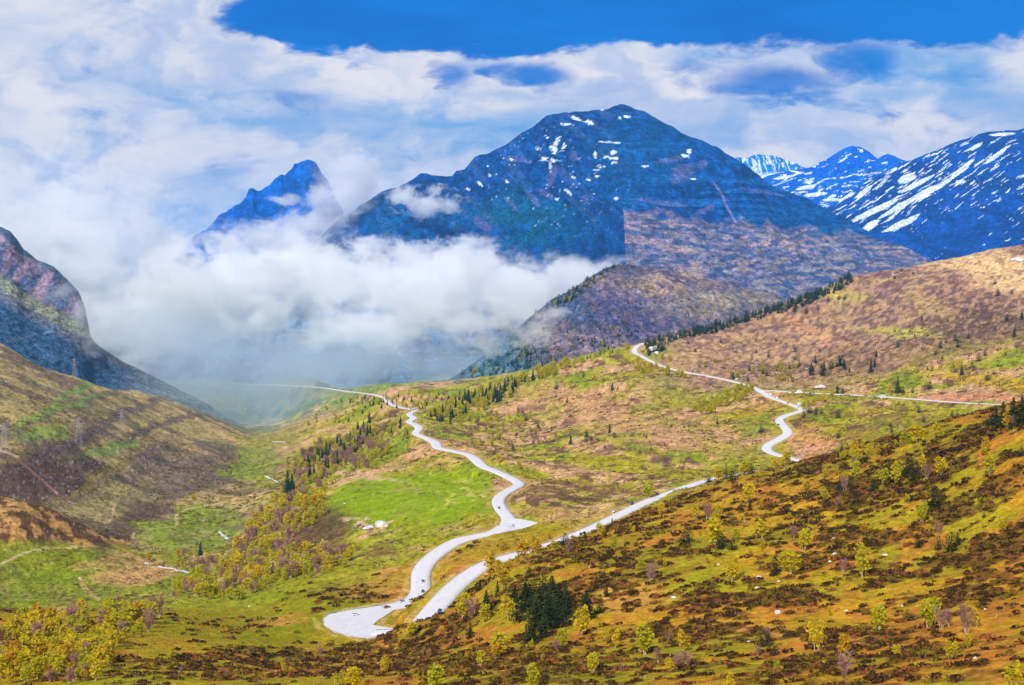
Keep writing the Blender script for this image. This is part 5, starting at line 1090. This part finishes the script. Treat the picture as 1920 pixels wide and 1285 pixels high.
# ---------------------------------------------------------------- small buildings, signs, poles
M_wall=mat_pr('white render',(.75,.74,.72),.9); vary(M_wall,.5,.08); M_roof=mat_pr('grey-green sheet roof',(.25,.36,.38),.7); M_door=mat_pr('dark door',(.08,.06,.05),.7)
def prism(name,w,d,h,mat,z):
    bm=bmesh.new(); v=[bm.verts.new(c) for c in [(-w/2,-d/2,z),(w/2,-d/2,z),(w/2,d/2,z),(-w/2,d/2,z),(-w/2,0,z+h),(w/2,0,z+h)]]
    for f in [(0,1,5,4),(2,3,4,5),(0,4,3),(1,2,5),(0,3,2,1)]: bm.faces.new([v[i] for i in f])
    bmesh.ops.recalc_face_normals(bm,faces=bm.faces[:]); me=bpy.data.meshes.new(name); bm.to_mesh(me); bm.free(); me.materials.append(mat); o=bpy.data.objects.new(name,me); COL.objects.link(o); return o
def hut(px,py,w,d,h,label,rz=0,roof=True):
    p=at(px,py,900); r=bpy.data.objects.new('hut',None); COL.objects.link(r); r.location=(p[0],p[1],p[2]-.2); r.rotation_euler=(0,0,rz); tag(r,label,'hut')
    for o,l in ((box('wall',w,d,h,M_wall,0,.03),(0,0,0)),(prism('roof',w+.6,d+.6,h*.4,M_roof,h+.003),(0,0,0)),(box('door',.9,.08,2,M_door),(w*.2,-d/2-.02,0)),(box('window',.9,.08,.8,M_glass),(-w*.2,-d/2-.02,1.1))): o.parent=r; o.location=l
hut(1653,746,8,6,3.6,'small white hut with a pale blue-green roof beside the side road',.1)
hut(1498,760,4,4,4.2,'little white kiosk above the road bend',.2)
M_pole=mat_pr('pale pole',(.6,.58,.56),.7); M_sign=mat_pr('sign plate',(.7,.7,.75),.5)
def pole(px,py,hp_,label,r=.12):
    p=at(px,py,600); h=hp_*p[1]/2300; V,Fq=tube((0,0,-.5),(0,0,h),r,r*.6,6); V2,F2=tube((-h*.12,0,h*.9),(h*.12,0,h*.9),r*.5,r*.5,4)
    root=bpy.data.objects.new('utility_pole',None); COL.objects.link(root); root.location=(p[0],p[1],p[2]); tag(root,label,'pole')
    mesh_np('post',V,Fq,M_pole,parent=root); mesh_np('crossbar',V2,F2,M_pole,parent=root)
pole(1184,656,11,'thin pole on the rim of the road shoulder'); pole(1303,700,12,'thin pole at the roadside under the heath'); pole(1399,720,14,'pole beside the road before the junction'); pole(1296,698,14,'pale post at the rock cutting beside the road',.3); pole(1451,724,14,'pole at the head of the side road'); pole(1528,728,12,'left thin pole on the white rock pile'); pole(1536,727,14,'right thin pole on the white rock pile')
def sign(px,py,label):
    p=at(px,py); r=bpy.data.objects.new('road_sign',None); COL.objects.link(r); r.location=(p[0],p[1],p[2]+.2); tag(r,label,'road sign')
    V,Fq=tube((0,0,-.3),(0,0,2.4),.05,.05,6); mesh_np('post',V,Fq,M_steel,parent=r); o=box('sign_plate',.9,.05,.7,M_sign,0,.01); o.parent=r; o.location=(0,-.08,1.7)
sign(650,1191,'small road sign at the outer edge of the near hairpin')
# ---------------------------------------------------------------- power pylons on the left slope
M_pyl=mat_pr('pylon steel',(.36,.36,.38),.6,.4)
def pylon(px,py,hp_,label):
    p=at(px,py,900); h=hp_*p[1]/2300; root=bpy.data.objects.new('power_pylon',None); COL.objects.link(root); root.location=(p[0],p[1],p[2]-.3); tag(root,label,'pylon')
    A=Acc(); b_=h*.11; th=h*.0045
    def wd(z): return b_*(1-z/h)*.9+h*.016
    zs=[0,.16,.3,.43,.55,.66,.76,.86,.95,1.0]
    for z0,z1 in zip(zs[:-1],zs[1:]):
        w0,w1=wd(z0*h),wd(z1*h); c0=[(w0*a,w0*c,z0*h) for a,c in ((1,1),(-1,1),(-1,-1),(1,-1))]; c1=[(w1*a,w1*c,z1*h) for a,c in ((1,1),(-1,1),(-1,-1),(1,-1))]
        for i in range(4):
            A.add(tube(c0[i],c1[i],th,th,4)); A.add(tube(c0[i],c1[(i+1)%4],th*.6,th*.6,3)); A.add(tube(c0[(i+1)%4],c1[i],th*.6,th*.6,3))
    V,Fq,_=A.get(); mesh_np('lattice_mast',V,Fq,M_pyl,parent=root)
    for z,l in ((.66,.17),(.79,.21),(.91,.15)):
        B=Acc(); B.add(tube((-l*h,0,z*h),(l*h,0,z*h),th*.8,th*.8,4)); B.add(tube((-l*h,0,z*h),(0,0,(z+.05)*h),th*.6,th*.6,3)); B.add(tube((l*h,0,z*h),(0,0,(z+.05)*h),th*.6,th*.6,3)); V,Fq,_=B.get(); mesh_np('cross_arm',V,Fq,M_pyl,parent=root)
    return root
pylon(9,850,58,'tall lattice pylon at the left edge on the bare spot above the dark slope'); pylon(148,836,54,'lattice pylon on the green flush of the left slope'); pylon(229,810,44,'faint lattice pylon on the left slope right of the one on the green flush'); pylon(140,706,34,'pylon high on the blue-shaded left slope'); pylon(27,948,22,'small pole-like pylon on the orange spur')
# ---------------------------------------------------------------- stream
M_water=mat_pr('white water',(.62,.70,.78),.25,.5); vary(M_water,.4,.25)
for pts,w_ in [([(298,1063),(320,1066),(340,1071),(357,1075)],2.5),([(274,1056),(284,1060)],4),([(410,997),(416,1001),(424,1008),(428,1012)],4),([(498,893),(508,898),(520,904),(534,906)],3),([(512,828),(524,829),(536,829)],3)]:
    P=[]
    for a in pts:
        h=at(*a,900)
        if h: P.append((h[0],h[1],h[2],w_))
    if len(P)>1:
        Q=catmull(np.array(P),4); Q[:,2]=G.z(Q[:,0],Q[:,1])+.25; tag(ribbon('stream',Q,M_water,dz=.25),kind='structure')
# ---------------------------------------------------------------- clouds in the valley
def wpt(px,py,Y): 
    x,y,z=ray(px,py); return (x/y*Y,Y,z/y*Y)
def cloud(name,label,blobs,thick,dens,ns=300,amp=.9,lo=.05,hi=.35,col=(.975,.985,1.),rate=.5,detail=5):
    """cloud: density from soft ellipsoids broken up by noise. blobs=(px,py,rx,ry,distance[,thickness])"""
    mt=bpy.data.materials.new(name); mt.use_nodes=True; nt=mt.node_tree; nt.nodes.clear(); b=NB(nt)
    out=b.n('ShaderNodeOutputMaterial'); v=b.n('ShaderNodeVolumePrincipled'); nt.links.new(v.outputs[0],out.inputs['Volume'])
    v.inputs['Color'].default_value=tuple(col)+(1,); v.inputs['Anisotropy'].default_value=.15
    tc=b.n('ShaderNodeTexCoord'); P=tc.outputs['Object']; f=None; lo3=np.full(3,1e9); hi3=-lo3
    w=b.noise(P,1/(ns*1.6),2,.5)
    for q in blobs:
        px,py,rx,ry,Y=q[:5]; th=q[5] if len(q)>5 else thick
        c=np.array(wpt(px,py,Y)); r=np.array((rx*Y/2300,th,ry*Y/2300))
        lo3=np.minimum(lo3,c-r*1.25); hi3=np.maximum(hi3,c+r*1.25)
        l=b.vm('LENGTH',b.vm('MULTIPLY',b.vm('SUBTRACT',P,tuple(c)),tuple(1/r)))
        e=b.m('SUBTRACT',1.,l); f=e if f is None else b.m('SMOOTH_MAX',f,e,.15)
    n=b.noise(b.vm('MULTIPLY',P,(1,1,1.5)),1/ns,detail,.68,.5)
    n_2=b.noise(P,3.7/ns,5,.7,.6)
    g=b.m('ADD',b.m('ADD',f,b.m('MULTIPLY',b.m('SUBTRACT',n,.5),amp*2)),b.m('MULTIPLY',b.m('SUBTRACT',n_2,.5),amp*.8))
    d=b.mr(g,lo,hi,0.,dens); nt.links.new(d,v.inputs['Density'])
    mt.cycles.volume_step_rate=rate
    s=hi3-lo3; cc=(hi3+lo3)/2
    bm=bmesh.new(); bmesh.ops.create_cube(bm,size=1)
    for q in bm.verts: q.co=Vector((q.co.x*s[0]+cc[0],q.co.y*s[1]+cc[1],q.co.z*s[2]+cc[2]))
    me=bpy.data.meshes.new(name); bm.to_mesh(me); bm.free(); me.materials.append(mt); o=bpy.data.objects.new(name,me); COL.objects.link(o)
    return tag(o,label,None,None,'stuff')
cloud('cloud',None,[(830,565,180,78,4550),(970,545,150,62,4550),(1065,516,95,30,4550,220),(870,500,80,40,4550),(740,535,140,66,4550),(640,535,150,76,4600),(560,500,100,66,4700),(480,540,200,90,4700),(400,550,150,86,4700),(700,610,150,40,4500)],420,.016,170,2.3,.15,.75)
cloud('cloud',None,[(190,480,150,210,5400),(80,440,220,150,5400),(380,590,190,80,5300),(290,600,180,120,5200),(440,540,120,56,6000,300),(560,460,90,44,6300,300),(650,365,60,70,6500,250),(660,310,50,44,6500,200),(610,370,34,50,6500,200),(520,445,150,46,6700,200),(600,415,100,48,6700,200),(655,340,60,60,6700,200),(545,375,50,16,6700,150),(330,540,60,50,5600,300)],450,.010,200,2.0,.15,.85)
cloud('cloud',None,[(805,382,62,30,6050),(760,368,40,20,6050),(700,462,70,18,5900),(880,462,60,22,5500),(780,474,70,24,5700)],130,.02,80,2.3,.2,.8)
cloud('cloud',None,[(1000,612,56,42,3150),(955,600,56,36,3150),(1040,585,30,20,3150),(900,640,60,30,3300)],120,.010,80,2.3,.2,.9)
cloud('cloud',None,[(176,640,20,66,3250),(150,585,34,46,3250),(120,545,34,26,3300)],90,.008,60,2.2,.2,.9)
cloud('mist',None,[(520,690,360,100,3900,650),(700,675,280,80,3900,600),(350,660,240,110,3900,600),(860,690,150,70,3700,500)],600,.0020,420,1.3,.0,.9,(.76,.88,1.0),1.2,4)
cloud('mist',None,[(430,775,230,62,3300,450),(560,770,190,50,3300,450),(300,740,150,60,3100,350)],500,.0009,260,1.2,.0,.9,(.76,.88,1.0),1.2,4)
# ---------------------------------------------------------------- haze
mh=bpy.data.materials.new('haze'); mh.use_nodes=True; nt=mh.node_tree; nt.nodes.clear(); o_=nt.nodes.new('ShaderNodeOutputMaterial'); v_=nt.nodes.new('ShaderNodeVolumePrincipled'); nt.links.new(v_.outputs[0],o_.inputs['Volume'])
v_.inputs['Color'].default_value=(.16,.50,1,1); v_.inputs['Density'].default_value=HAZE; v_.inputs['Anisotropy'].default_value=.0
hz=box('haze',24000,115000,1,mh); 
me=hz.data
for v in me.vertices: v.co=Vector((v.co.x,v.co.y+8000,1300. if v.co.z>.5 else -761.))
tag(hz,kind='stuff')
